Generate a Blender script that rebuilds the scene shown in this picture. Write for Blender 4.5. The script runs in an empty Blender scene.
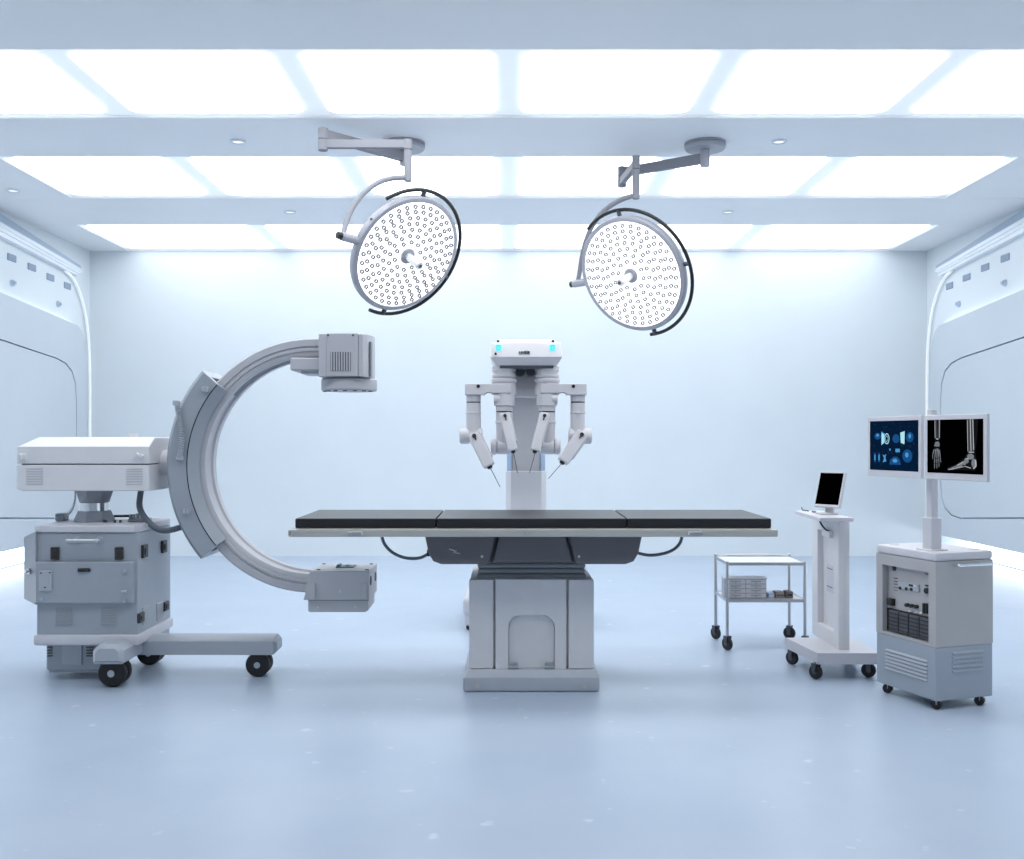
import bpy, bmesh, math, random
from mathutils import Vector, Matrix
random.seed(7)
C = bpy.context.scene
# ------------------------------------------------------------------ camera, world, exposure
F, CX, CY, H = 1000.0, 508.5, 439.0, 1.10          # focal length in px, principal point, camera height
cam_d = bpy.data.cameras.new('camera'); cam = bpy.data.objects.new('camera', cam_d)
C.collection.objects.link(cam)
cam.location = (0, 0, H); cam.rotation_euler = (math.pi/2, 0, 0)
cam_d.sensor_fit = 'HORIZONTAL'; cam_d.sensor_width = 36; cam_d.lens = 36*F/1024
cam_d.shift_x = 3.5/1024; cam_d.shift_y = 9.5/1024
cam_d.clip_start = 0.02
C.camera = cam
w = bpy.data.worlds.new('World'); C.world = w; w.use_nodes = True
w.node_tree.nodes['Background'].inputs[0].default_value = (0.8, 0.9, 1, 1)
w.node_tree.nodes['Background'].inputs[1].default_value = 0.3
vs = C.view_settings
vs.view_transform = 'Standard'; vs.look = 'None'; vs.gamma = 1; vs.use_curve_mapping = False
vs.exposure = 0.62
PANE = 2.5            # ceiling light panes
SEAM_GLOW = 0.27           # emission standing in for glare on the seams between the panes

# ------------------------------------------------------------------ helpers
def X(px, d): return (px - CX)/F*d
def Z(py, d): return H - (py - CY)/F*d
OFF = {}
def srgb(h):
    def f(c): return c/12.92 if c <= .04045 else ((c+.055)/1.055)**2.4
    return tuple(f(int(h[i:i+2], 16)/255) for i in (0, 2, 4)) + (1,)
def mat(name, col, rough=.45, metal=0.0, var=.04, scale=14, bump=0.0, bscale=120, spec=.5, emit=None, es=0):
    m = bpy.data.materials.new(name); m.use_nodes = True
    nt = m.node_tree; b = nt.nodes['Principled BSDF']
    c = srgb(col) if isinstance(col, str) else col
    b.inputs['Roughness'].default_value = rough; b.inputs['Metallic'].default_value = metal
    b.inputs['Specular IOR Level'].default_value = spec
    tc = nt.nodes.new('ShaderNodeTexCoord')
    n = nt.nodes.new('ShaderNodeTexNoise'); n.inputs['Scale'].default_value = scale; n.inputs['Detail'].default_value = 4
    nt.links.new(tc.outputs['Object'], n.inputs['Vector'])
    mx = nt.nodes.new('ShaderNodeMix'); mx.data_type = 'RGBA'
    mx.inputs[6].default_value = tuple(max(0, v*(1-var)) for v in c[:3]) + (1,)
    mx.inputs[7].default_value = tuple(min(1, v*(1+var)) for v in c[:3]) + (1,)
    nt.links.new(n.outputs['Fac'], mx.inputs[0]); nt.links.new(mx.outputs[2], b.inputs['Base Color'])
    if bump:
        n2 = nt.nodes.new('ShaderNodeTexNoise'); n2.inputs['Scale'].default_value = bscale; n2.inputs['Detail'].default_value = 3
        nt.links.new(tc.outputs['Object'], n2.inputs['Vector'])
        bp = nt.nodes.new('ShaderNodeBump'); bp.inputs['Strength'].default_value = bump; bp.inputs['Distance'].default_value = .002
        nt.links.new(n2.outputs['Fac'], bp.inputs['Height']); nt.links.new(bp.outputs['Normal'], b.inputs['Normal'])
    if emit:
        e = srgb(emit) if isinstance(emit, str) else emit
        b.inputs['Emission Color'].default_value = e; b.inputs['Emission Strength'].default_value = es
    return m
class MB:
    def __init__(s): s.bm = bmesh.new()
    def _bev(s, verts, bev, seg):
        if bev > 0:
            vs_ = set(verts); es = [e for e in s.bm.edges if e.verts[0] in vs_ and e.verts[1] in vs_]
            bmesh.ops.bevel(s.bm, geom=es, offset=bev, offset_type='OFFSET', segments=seg, profile=.5, affect='EDGES', clamp_overlap=True)
    def box(s, x0, x1, y0, y1, z0, z1, bev=0, seg=1):
        r = bmesh.ops.create_cube(s.bm, size=1)['verts']
        bmesh.ops.transform(s.bm, verts=r, matrix=Matrix.Translation(((x0+x1)/2, (y0+y1)/2, (z0+z1)/2)) @ Matrix.Diagonal((abs(x1-x0), abs(y1-y0), abs(z1-z0), 1)))
        s._bev(r, bev, seg); return s
    def obox(s, p0, p1, wd, hg, up=(0, 0, 1), bev=0, w2=None, h2=None):
        """bar from p0 to p1, wd across, hg along up; tapering to w2, h2"""
        p0, p1, up = Vector(p0), Vector(p1), Vector(up)
        d = (p1-p0).normalized(); sd = d.cross(up).normalized(); u = sd.cross(d).normalized()
        w2 = wd if w2 is None else w2; h2 = hg if h2 is None else h2
        vs_ = []
        for p, a, b in ((p0, wd, hg), (p1, w2, h2)):
            for i, j in ((-1, -1), (1, -1), (1, 1), (-1, 1)):
                vs_.append(s.bm.verts.new(p + sd*i*a/2 + u*j*b/2))
        for f in ((3, 2, 1, 0), (4, 5, 6, 7), (0, 1, 5, 4), (1, 2, 6, 5), (2, 3, 7, 6), (3, 0, 4, 7)):
            s.bm.faces.new([vs_[i] for i in f])
        s._bev(vs_, bev, 2); return s
    def cyl(s, p0, p1, r, r2=None, n=24, bev=0):
        p0, p1 = Vector(p0), Vector(p1); d = p1-p0; r2 = r if r2 is None else r2
        q = d.normalized().to_track_quat('Z', 'Y').to_matrix().to_4x4()
        res = bmesh.ops.create_cone(s.bm, cap_ends=True, segments=n, radius1=r, radius2=r2, depth=d.length, matrix=Matrix.Translation((p0+p1)/2) @ q)['verts']
        if bev:
            vs_ = set(res); fs = [f for f in s.bm.faces if len(f.verts) == n and f.verts[0] in vs_]
            es = {e for f in fs for e in f.edges}
            bmesh.ops.bevel(s.bm, geom=list(es), offset=bev, offset_type='OFFSET', segments=2, profile=.5, affect='EDGES')
        return s
    def sph(s, p, r, n=12):
        bmesh.ops.create_uvsphere(s.bm, u_segments=n, v_segments=max(6, n//2), radius=r, matrix=Matrix.Translation(p)); return s
    def tube(s, pts, r, n=10, smooth=0):
        pts = [Vector(p) for p in pts]
        for _ in range(smooth):
            q = [pts[0]]
            for a, b in zip(pts, pts[1:]): q += [a*.75+b*.25, a*.25+b*.75]
            pts = q + [pts[-1]]
        t = (pts[1]-pts[0]).normalized(); u = t.orthogonal().normalized(); rings = []
        for i, p in enumerate(pts):
            a = pts[max(0, i-1)]; b = pts[min(len(pts)-1, i+1)]; t = (b-a).normalized()
            u = (u - t*u.dot(t)).normalized(); v = t.cross(u)
            rr = r[i] if isinstance(r, (list, tuple)) else r
            rings.append([s.bm.verts.new(p + (u*math.cos(2*math.pi*k/n) + v*math.sin(2*math.pi*k/n))*rr) for k in range(n)])
        for A, B in zip(rings, rings[1:]):
            for k in range(n): s.bm.faces.new((A[k], A[(k+1) % n], B[(k+1) % n], B[k]))
        s.bm.faces.new(rings[0][::-1]); s.bm.faces.new(rings[-1]); return s
    def prism(s, pts, a, b, plane='xz', bev=0, seg=1, holes=()):
        """polygon pts extruded from a to b along the third axis"""
        def mk(u, v, c): return {'xz': (u, c, v), 'xy': (u, v, c), 'yz': (c, u, v)}[plane]
        if not holes:
            A = [s.bm.verts.new(mk(u, v, a)) for u, v in pts]; B = [s.bm.verts.new(mk(u, v, b)) for u, v in pts]; n = len(pts)
            fs = [s.bm.faces.new(A), s.bm.faces.new(B[::-1])]
            for k in range(n): s.bm.faces.new((A[k], B[k], B[(k+1) % n], A[(k+1) % n]))
            if bev:
                es = {e for f in fs for e in f.edges}
                bmesh.ops.bevel(s.bm, geom=list(es), offset=bev, offset_type='OFFSET', segments=seg, profile=.5, affect='EDGES')
        else:
            es = []; loops = []
            for L in [pts] + list(holes):
                vsl = [s.bm.verts.new(mk(u, v, a)) for u, v in L]; loops.append(vsl)
                es += [s.bm.edges.new((vsl[k], vsl[(k+1) % len(vsl)])) for k in range(len(vsl))]
            r = bmesh.ops.triangle_fill(s.bm, use_beauty=True, use_dissolve=False, edges=es)
            faces = [g for g in r['geom'] if isinstance(g, bmesh.types.BMFace)]
            ex = bmesh.ops.extrude_face_region(s.bm, geom=faces)
            mv = [g for g in ex['geom'] if isinstance(g, bmesh.types.BMVert)]
            bmesh.ops.translate(s.bm, verts=mv, vec=Vector(mk(0, 0, b-a)))
        return s
    def lathe(s, prof, M, n=48, cap=True):
        """profile of (r, h) turned about the local z of matrix M"""
        rings = []
        for r, h in prof:
            if r < 1e-6: rings.append([s.bm.verts.new(M @ Vector((0, 0, h)))])
            else: rings.append([s.bm.verts.new(M @ Vector((r*math.cos(2*math.pi*k/n), r*math.sin(2*math.pi*k/n), h))) for k in range(n)])
        for A, B in zip(rings, rings[1:]):
            for k in range(n):
                k2 = (k+1) % n
                if len(A) == 1 and len(B) == 1: continue
                if len(A) == 1: s.bm.faces.new((A[0], B[k2], B[k]))
                elif len(B) == 1: s.bm.faces.new((A[k], A[k2], B[0]))
                else: s.bm.faces.new((A[k], A[k2], B[k2], B[k]))
        if cap:
            if len(rings[0]) > 1: s.bm.faces.new(rings[0])
            if len(rings[-1]) > 1: s.bm.faces.new(rings[-1][::-1])
        return s
    def arc(s, cx, cz, prof, a0, a1, n=48):
        """profile of (radius, y) swept about the y axis through (cx, cz)"""
        rings = []
        for i in range(n+1):
            a = math.radians(a0 + (a1-a0)*i/n)
            rings.append([s.bm.verts.new((cx + r*math.cos(a), y, cz + r*math.sin(a))) for r, y in prof])
        m = len(prof)
        for A, B in zip(rings, rings[1:]):
            for k in range(m): s.bm.faces.new((A[k], A[(k+1) % m], B[(k+1) % m], B[k]))
        s.bm.faces.new(rings[0][::-1]); s.bm.faces.new(rings[-1]); return s
    def xf(s, M):
        bmesh.ops.transform(s.bm, verts=s.bm.verts[:], matrix=M); return s
    def build(s, name, m, parent=None, label=None, kind=None, sharp=35, local=False):
        off = Vector((0, 0, 0)) if parent is None else OFF.get(parent.name, Vector((0, 0, 0)))
        if not local and off.length: bmesh.ops.translate(s.bm, verts=s.bm.verts[:], vec=-off)
        bmesh.ops.recalc_face_normals(s.bm, faces=s.bm.faces[:])
        me = bpy.data.meshes.new(name); s.bm.to_mesh(me); s.bm.free()
        me.materials.append(m)
        for p in me.polygons: p.use_smooth = True
        me.set_sharp_from_angle(angle=math.radians(sharp))
        o = bpy.data.objects.new(name, me); C.collection.objects.link(o)
        if parent is not None: o.parent = parent; OFF[o.name] = off
        if label: o['label'] = label
        if kind: o['kind'] = kind
        if name != 'led_lens':
            wn = o.modifiers.new('weighted_normal', 'WEIGHTED_NORMAL'); wn.keep_sharp = True
        return o
def thing(name, label, cat, loc=(0, 0, 0), rz=0, group=None, local=False):
    o = bpy.data.objects.new(name, None); C.collection.objects.link(o); o.empty_display_size = .1
    o.location = loc; o.rotation_euler = (0, 0, rz); o['label'] = label; o['category'] = cat
    if group: o['group'] = group
    OFF[o.name] = Vector((0, 0, 0)) if local else Vector(loc)
    return o
def tag(o, label, cat, group=None):
    o['label'] = label; o['category'] = cat
    if group: o['group'] = group
    return o
def dup(o, delta, parent=None):
    c = o.copy(); C.collection.objects.link(c); c.parent = parent if parent is not None else o.parent
    c.location = o.location + Vector(delta); OFF[c.name] = OFF.get(o.name, Vector((0, 0, 0)))
    for ch in [k for k in o.children]:
        d = ch.copy(); C.collection.objects.link(d); d.parent = c; OFF[d.name] = OFF.get(o.name, Vector((0, 0, 0)))
    return c

# ------------------------------------------------------------------ materials
M_wall = mat('wall_paint', 'dfe7ec', .32, var=.04, scale=2.5, bump=.05, bscale=40)
M_wallpanel = mat('wall_panel_paint', 'c8d0d8', .3, var=.03, scale=3, bump=.05, bscale=40)
M_ceil = mat('ceiling_paint', 'f4f5f7', .45, var=.03, scale=2, bump=.04, bscale=30)
M_trimw = mat('white_trim', 'eef5fb', .25)
M_vent = mat('vent_grey', '8f9fb3', .5)
def floor_mat():
    m = bpy.data.materials.new('vinyl_floor'); m.use_nodes = True; nt = m.node_tree; b = nt.nodes['Principled BSDF']
    tc = nt.nodes.new('ShaderNodeTexCoord')
    n = nt.nodes.new('ShaderNodeTexNoise'); n.inputs['Scale'].default_value = 1.3; n.inputs['Detail'].default_value = 6; n.inputs['Roughness'].default_value = .6
    r = nt.nodes.new('ShaderNodeValToRGB')
    r.color_ramp.elements[0].position = .3; r.color_ramp.elements[0].color = srgb('abbacd')
    r.color_ramp.elements[1].position = .72; r.color_ramp.elements[1].color = srgb('b4c2d3')
    n3 = nt.nodes.new('ShaderNodeTexNoise'); n3.inputs['Scale'].default_value = 11; n3.inputs['Detail'].default_value = 2
    r3 = nt.nodes.new('ShaderNodeValToRGB'); r3.color_ramp.elements[0].position = .68; r3.color_ramp.elements[1].position = .76
    mx = nt.nodes.new('ShaderNodeMix'); mx.data_type = 'RGBA'; mx.inputs[7].default_value = srgb('c8d3e0')
    n2 = nt.nodes.new('ShaderNodeTexNoise'); n2.inputs['Scale'].default_value = 5; n2.inputs['Detail'].default_value = 5
    mr = nt.nodes.new('ShaderNodeMapRange'); mr.inputs[3].default_value = .26; mr.inputs[4].default_value = .36
    for k in (n, n2, n3): nt.links.new(tc.outputs['Object'], k.inputs['Vector'])
    nt.links.new(n.outputs['Fac'], r.inputs[0]); nt.links.new(r.outputs[0], mx.inputs[6])
    nt.links.new(n3.outputs['Fac'], r3.inputs[0]); nt.links.new(r3.outputs[0], mx.inputs[0])
    nt.links.new(mx.outputs[2], b.inputs['Base Color'])
    nt.links.new(n2.outputs['Fac'], mr.inputs[0]); nt.links.new(mr.outputs[0], b.inputs['Roughness'])
    bp = nt.nodes.new('ShaderNodeBump'); bp.inputs['Strength'].default_value = .012; bp.inputs['Distance'].default_value = .01
    nt.links.new(n2.outputs['Fac'], bp.inputs['Height']); nt.links.new(bp.outputs['Normal'], b.inputs['Normal'])
    b.inputs['Specular IOR Level'].default_value = .5
    return m
M_floor = floor_mat()
M_pane = mat('ceiling_light_pane', 'f5f8fb', .4, emit=(.985, .995, 1, 1), es=PANE)
M_pane_rear = mat('rear_light_pane', 'f5f8fb', .4, emit=(.985, .995, 1, 1), es=PANE*.6)
M_ledge = mat('ledge_strip', 'f5f8fb', .4, emit=(.955, .98, 1, 1), es=.95)
M_shade_joint = mat('shade_and_joint_grey', 'b3c2d4', .5)  # grey for the painted cove shade, the panel joints and the bolts
M_seam_glow = mat('seam_glare', 'dfeaf2', .5, emit=(.86, .89, .90, 1), es=SEAM_GLOW)
M_strip = mat('led_strip', 'f5f8fb', .4, emit=(.955, .98, 1, 1), es=1.8)
M_glow = mat('white_glow_trim', 'f5f8fb', .4, emit=(.955, .98, 1, 1), es=.12)
M_spot = mat('downlight_lens', 'f5f8fb', .3, emit=(1, 1, 1, 1), es=.5)
P_light = mat('pale_grey_plastic', 'e0dfe2', .42)
P_white = mat('white_plastic', 'cfced4', .4)
P_robot = mat('robot_white', 'ecebed', .35)
P_arm = mat('c_arm_enamel', 'bdbdc3', .42)
P_rob2 = mat('robot_arm_white', 'cbcacf', .38)
M_arm = mat('lamp_arm_enamel', '8e9098', .65, spec=.3)
P_mid = mat('mid_grey_plastic', 'c8c7cb', .42)
P_steel = mat('blue_grey_enamel', '9fa6af', .4)
P_steel2 = mat('slate_enamel', '8e949d', .4)
P_leg = mat('leg_enamel', 'acb2bb', .4)
P_dark = mat('charcoal_plastic', '4b4f58', .4)
P_black = mat('black_plastic', '131416', .4)
P_rubber = mat('black_rubber', '1a1a1c', .6)
P_brown = mat('dark_olive_plastic', '2a2724', .45)
M_steel = mat('brushed_steel', 'b9babd', .3, 1.0, bump=.03)
M_rail = mat('table_rail_steel', 'c4c2bc', .4, .5)
M_chrome = mat('chrome', 'd4d6da', .15, 1.0)
M_pad = mat('black_vinyl', '1d1e21', .36, bump=.08, bscale=300)
M_tub = mat('dark_grey_shell', '67656a', .28)
M_bel = mat('grey_bellows', '8f959d', .5)
M_ped = mat('pedestal_enamel', 'dcdbde', .42)
M_pedbase = mat('pedestal_base', 'b0b6c0', .42)
M_cable = mat('grey_cable', '5d6570', .5)
M_blue = mat('pale_blue_plastic', 'a8bdd8', .3)
M_teal = mat('teal_plastic', '5f8c94', .4)
M_cream = mat('pale_tray', 'd9d9dc', .35)
M_lamp = mat('lamp_enamel', 'a6a8b2', .35)
M_face = mat('lamp_face_light', 'f5f8fb', .3, emit=(1, 1, 1, 1), es=1.6)
M_lens = mat('led_lens_ring', '74777f', .3)
M_screen = mat('screen_black', '010101', .9, spec=0)
def glow(name, col, s=1.0): return mat(name, '000000', .5, var=0, emit=col, es=s*.71, spec=0)
G_cyan = glow('cyan_indicator', '5fe6f5', 1.3)

# ------------------------------------------------------------------ room shell
XW, DB, ZC = 3.934, 9.40, 2.867
DF = -1.6
def struct(mb, name, m, parent=None, sharp=35):
    return mb.build(name, m, parent, kind='structure' if parent is None else None, sharp=sharp)
struct(MB().box(-XW-.6, XW+.6, DF-.2, DB+.2, -.1, 0), 'floor', M_floor)
struct(MB().box(-XW-.6, XW+.6, DB, DB+.15, 0, ZC+.3), 'wall_back', M_wall)
struct(MB().box(-XW-.2, XW+.2, DF-.15, DF, 0, ZC+.3), 'wall_front', M_wall)
# ceiling: beams between the light panels, plain strips along the side walls
panels = [(2.70, 3.67, 3.2), (Z and 1.767/.389, 1.767/.321, 3.2), (1.767/.282, 1.767/.241, 3.2), (1.767/.214, 9.385, 3.56)]  # first panel lies out of view, added for light at the front
mb = MB(); d0 = DF-.1
for a, b, hw in panels:
    mb.box(-XW-.1, XW+.1, d0, a, ZC, ZC+.14, .006)
    for s in (-1, 1): mb.box(s*hw, s*(XW+.1), a, b, ZC, ZC+.14)
    d0 = b
mb.box(-XW-.1, XW+.1, d0, DB+.1, ZC, ZC+.14)
mb.box(-XW-.2, XW+.2, DF-.2, DB+.2, ZC+.3, ZC+.36)
ceil = struct(mb, 'ceiling', M_ceil)
plabels = [None, 'wide luminous ceiling panel with pale seams, closest to the camera in view',
           'luminous ceiling panel in the middle row, behind the beam carrying the lamp mounts',
           'narrow luminous ceiling panel against the back wall']
for i, (a, b, hw) in enumerate(panels):
    lab = plabels[i] or ('added luminous ceiling panel out of view, closest to the camera')
    t = thing('ceiling_light', lab, 'ceiling light', (0, (a+b)/2, ZC+.05))
    MB().box(-hw, hw, a-.02, b+.02, ZC+.018, ZC+.033).build('seam_plate', M_seam_glow, t)
    edges = [-hw+.03] + [-2.11, -1.04, 0, 1.04, 2.11] + [hw-.03]
    for k in range(6):
        x0 = edges[k]+(.065 if k else 0); x1 = edges[k+1]-(.065 if k < 5 else 0)
        r = .07; pts = []
        for cx_, cy_, a0 in ((x1-r, b-.05-r, 0), (x0+r, b-.05-r, 90), (x0+r, a+.06+r, 180), (x1-r, a+.06+r, 270)):
            for q in range(5):
                an = math.radians(a0+q*22.5); pts.append((cx_+r*math.cos(an), cy_+r*math.sin(an)))
        MB().prism(pts, ZC+.010, ZC+.018, 'xy').build('pane', M_pane if i < len(panels)-1 else M_pane_rear, t)
# recessed downlights in the beams and the side strip
def spot(px, py, lab):
    d = (ZC-H)/((CY-py)/F); x = X(px, d)
    t = thing('recessed_downlight', lab, 'downlight', (x, d, ZC))
    MB().lathe([(.03, 0), (.045, 0), (.045, -.006), (.036, -.012), (.03, -.01)], Matrix.Translation((x, d, ZC)), 20, cap=False).build('ring', M_trimw, t)
    MB().cyl((x, d, ZC+.002), (x, d, ZC-.006), .03, n=16).build('lens', M_spot, t)
spot(238, 141, 'small downlight in the lamp-carrying beam, beside the twin-bar lamp arm')
spot(779, 141, 'small downlight in the lamp-carrying beam, beside the single-bar lamp arm')
spot(290, 211.5, 'small downlight in the rear beam, near the lamp with the long curved yoke')
spot(728, 211.5, 'small downlight in the rear beam, near the lamp turned towards the C-arm')
spot(13, 190, 'small downlight in the plain ceiling strip above the slatted wall cove')

# side walls, mirrored
def wp(px, py, xo=0.0):
    """point of the left wall seen at px,py as (depth, height), on a plane xo inside the wall"""
    d = (XW-xo)*F/(CX-px); return (d, Z(py, d))
def lerp_line(p, q, d): return p[1] + (q[1]-p[1])*(d-p[0])/(q[0]-p[0])
for side, sname in ((-1, 'left'), (1, 'right')):
    wall = struct(MB().box(side*XW, side*(XW+.55), DF-.2, DB+.2, .235, ZC+.3).box(side*(XW+.38), side*(XW+.55), DF-.2, DB+.2, 0, .3), 'wall_'+sname, M_wall)
    D0 = 6.2                                             # the modelled bay ends here, well outside the frame
    def sx(v): return side*(XW-v)
    # glowing base strip over a low skirting
    struct(MB().box(sx(-.385), sx(-.365), DF, DB, 0, .008, .002), 'baseboard_'+sname, M_trimw)
    MB().box(sx(-.385), sx(-.37), DF+.1, DB-.02, .008, .20).build('base_light_strip', M_strip, wall)
    # lower panel: rounded frame plate with an inset door-like plate in a recessed joint
    T = .05
    l0, l1 = wp(0, 292, T), wp(78, 325.5, T)
    outer = [(9.2, .235), (D0, .235), (D0, lerp_line(l0, l1, D0)), l1, wp(82, 331, T), wp(85, 341, T), wp(87, 355, T), wp(88, 380, T)]
    g0, g1 = wp(0, 339.5, T), wp(57, 358.5, T)
    def ring(e):
        pts = [(D0+.3-e, .488-e+0.0), (D0+.3-e, lerp_line(g0, g1, D0+.3)+e)]
        base = [wp(57, 358.5, T), wp(66, 363.5, T), wp(72, 371, T), wp(75.5, 383, T), wp(76.5, 400, T), wp(76.5, 480, T), wp(75.5, 497, T), wp(72, 508, T), wp(66, 515, T), wp(57, 518, T)]
        cen = (8.3, 1.1)
        for p in base:
            v = Vector((p[0]-cen[0], p[1]-cen[1])); v = v*(1+e/max(.3, v.length)); pts.append((cen[0]+v.x, cen[1]+v.y))
        h0, h1 = wp(0, 518, T), wp(57, 518, T)
        pts[0] = (pts[0][0], lerp_line(h0, h1, pts[0][0])-e)
        return pts
    MB().prism(outer, sx(0), sx(T), 'yz', holes=[ring(.007)]).build('wall_panel', M_wallpanel, wall, sharp=25)
    MB().prism(ring(-.004), sx(.005), sx(T-.002), 'yz', bev=.004).build('inset_panel', M_wallpanel, wall, sharp=25)
    MB().prism(ring(.03), sx(.001), sx(.02), 'yz').build('panel_joint', M_shade_joint, wall)
    # light ledge above the panel, washing the upper band
    s0, s1 = (D0, lerp_line(l0, l1, D0)), l1
    MB().prism([(s0[0], s0[1]+.004), (s1[0], s1[1]+.004), (s1[0], s1[1]-.01), (s0[0], s0[1]-.01)], sx(.006), sx(.036), 'yz').build('ledge_light_strip', M_ledge, wall)
    # cove moulding: twin white rails under a grey strip coloured as their shade
    def rail(pa, pb, th, v0, v1, nm, m, bev=.004):
        a = (D0+.3, lerp_line(pa, pb, D0+.3)); a = (a[0], min(a[1], ZC+.1))
        MB().prism([(a[0], a[1]), pb, (pb[0], pb[1]-th), (a[0], a[1]-th)], sx(v0), sx(v1), 'yz').build(nm, m, wall)
    rail(wp(0, 221.5, .06), wp(82, 269, .06), .032, 0, .06, 'cove_rail', M_trimw)
    rail(wp(0, 226, .054), wp(80.5, 270.5, .054), .032, 0, .054, 'cove_rail', M_trimw)
    rail(wp(0, 230.5, .045), wp(78.5, 272, .045), .036, 0, .045, 'cove_rail', M_trimw)
    rail(wp(0, 212, .02), wp(81, 266, .02), .07, 0, .02, 'cove_shade', M_shade_joint)
    # white edge trim with slight added emission, curving down the corner
    pts = [wp(*p, .03) for p in ((66, 271), (72, 276), (77, 284), (82, 297), (86, 313), (89, 335), (90.3, 360), (90.5, 400), (90.5, 460), (90.5, 520), (90.5, 550))]
    MB().tube([(sx(.025), a, b) for a, b in pts], .013, 8, smooth=1).build('edge_trim', M_glow, wall)
    # small vents and bolt heads in the upper band
    for px, py in ((12, 258), (32, 267.5), (50.5, 277.5), (67.5, 286)):
        d, z = wp(px, py)
        MB().box(sx(-.01), sx(.008), d-.075, d+.06, z-.028, z+.028, .004).build('wall_vent', M_vent, wall)
    for px, py in ((11.5, 283), (57.5, 304)):
        d, z = wp(px, py)
        MB().cyl((sx(-.01), d, z), (sx(.02), d, z), .03, .024, 16).cyl((sx(.02), d, z), (sx(.035), d, z), .013, n=10).build('bolt', M_shade_joint, wall)

# ------------------------------------------------------------------ casters
def caster(parent, x, y, r, wd, ax='x', top=.1, name='caster', dual=False, plastic=None, twist=0):
    """swivel caster: fork (part), wheels and hubs (sub-parts); ax is the axle direction"""
    plastic = plastic or P_dark
    v = Vector((math.cos(twist), math.sin(twist), 0)) if ax == 'x' else Vector((-math.sin(twist), math.cos(twist), 0))
    c = Vector((x, y, r)); sd = v.cross(Vector((0, 0, 1)))
    f = MB()
    f.cyl((x, y, r*1.15), (x, y, top), r*.22, n=12)
    f.obox(c + Vector((0, 0, r*1.12)) - v*wd*(1.2 if dual else .75), c + Vector((0, 0, r*1.12)) + v*wd*(1.2 if dual else .75), r*.8, r*.16)
    if not dual:
        for s in (-1, 1): f.obox(c + v*s*wd*.68, c + v*s*wd*.68 + Vector((0, 0, r*1.15)), r*.5, wd*.16, up=v, h2=wd*.16, w2=r*.8)
    fo = f.build(name, plastic, parent)
    for s in ((-1, 1) if dual else (0,)):
        cc = c + v*s*wd*.62
        MB().cyl(cc - v*wd*.5, cc + v*wd*.5, r, n=28, bev=min(r*.2, wd*.3)).build('wheel', P_rubber, fo)
        if dual: MB().cyl(cc - v*wd*.56, cc + v*wd*.56, r*.26, n=16).build('hub', M_steel, fo)
        else: MB().cyl(cc - v*wd*.56, cc + v*wd*.56, r*.34, n=16).build('hub', P_dark, fo)
    return fo

# ------------------------------------------------------------------ operating table
T = thing('operating_table', 'operating table with black three-piece pad on a grey pedestal, centre of the room', 'operating table', (.104, 4.55, 0))
xl, xr = X(288, 4.22), X(778, 4.22)
MB().box(X(463, 4.345), X(600, 4.345), 4.345, 4.92, 0, .066, .012, 2).build('base', M_pedbase, T)
mb = MB(); a = [(X(463.5, 4.345), 4.35), (X(599.5, 4.345), 4.35), (X(599.5, 4.345), 4.915), (X(463.5, 4.345), 4.915)]
MB().obox((.104, 4.6325, .064), (.104, 4.6325, .088), .565, X(599, 4.345)-X(464, 4.345), up=(1, 0, 0), w2=.50, h2=X(596, 4.4)-X(468, 4.4)).build('base_cover', M_pedbase, T)
for px in (477, 585): MB().cyl((X(px, 4.345), 4.346, .025), (X(px, 4.345), 4.340, .025), .010, n=12).build('bolt', M_rail, T)
zb, zt = .088, Z(579.5, 4.4)
MB().box(X(469.5, 4.4), X(593.5, 4.4), 4.425, 4.86, zb, zt+.004, .012, 2).build('pedestal', M_ped, T)
MB().box(X(469, 4.4), X(493.4, 4.4), 4.4, 4.43, zb, zt, .006, 2).build('pedestal_panel', M_ped, T)
MB().box(X(568.4, 4.4), X(594, 4.4), 4.4, 4.43, zb, zt, .006, 2).build('pedestal_panel', M_ped, T)
x0, x1 = X(495.6, 4.4), X(566.2, 4.4)
ax0, ax1, azt = X(508.3, 4.4), X(554.8, 4.4), Z(615, 4.4)
pts = [(x0, zb), (x0, zt), (x1, zt), (x1, zb), (ax1, zb)]
ra = .056
for q in range(7):
    an = math.radians(q*15); pts.append((ax1-ra+ra*math.cos(an), azt-ra+ra*math.sin(an)))
for q in range(7):
    an = math.radians(90+q*15); pts.append((ax0+ra+ra*math.cos(an), azt-ra+ra*math.sin(an)))
pts.append((ax0, zb))
MB().prism(pts, 4.4, 4.43, 'xz').build('pedestal_panel', M_ped, T)
pts2 = [(ax1-.0022, zb)] + [(p[0]-.0022 if p[0] > .1 else p[0]+.0022, p[1]-.0022) for p in pts[5:-1]] + [(ax0+.0022, zb)]
MB().prism(pts2, 4.417, 4.43, 'xz', bev=.002).build('arched_hatch', M_ped, T)
for px in (513, 549.5):
    hx = X(px, 4.4)
    MB().box(hx-.020, hx+.020, 4.398, 4.415, zb, zb+.028, .003).cyl((hx-.022, 4.398, zb+.008), (hx+.022, 4.398, zb+.008), .007, n=10).box(hx-.004, hx+.004, 4.392, 4.40, zb+.004, zb+.03).build('hinge', P_steel, T)
mb = MB()
for i, (ya, yb) in enumerate(((563.5, 568.3), (568.6, 573.5), (573.8, 580))):
    e = .004 if i == 1 else 0
    mb.box(X(477.5-i*.4, 4.44)+e, X(585.5+i*.4, 4.44)-e, 4.44-.004*i, 4.82, Z(yb, 4.44), Z(ya, 4.44), .009, 3)
mb.box(X(480, 4.44), X(583, 4.44), 4.45, 4.81, Z(581, 4.44), Z(555, 4.44))
mb.build('bellows', M_bel, T)
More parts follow.
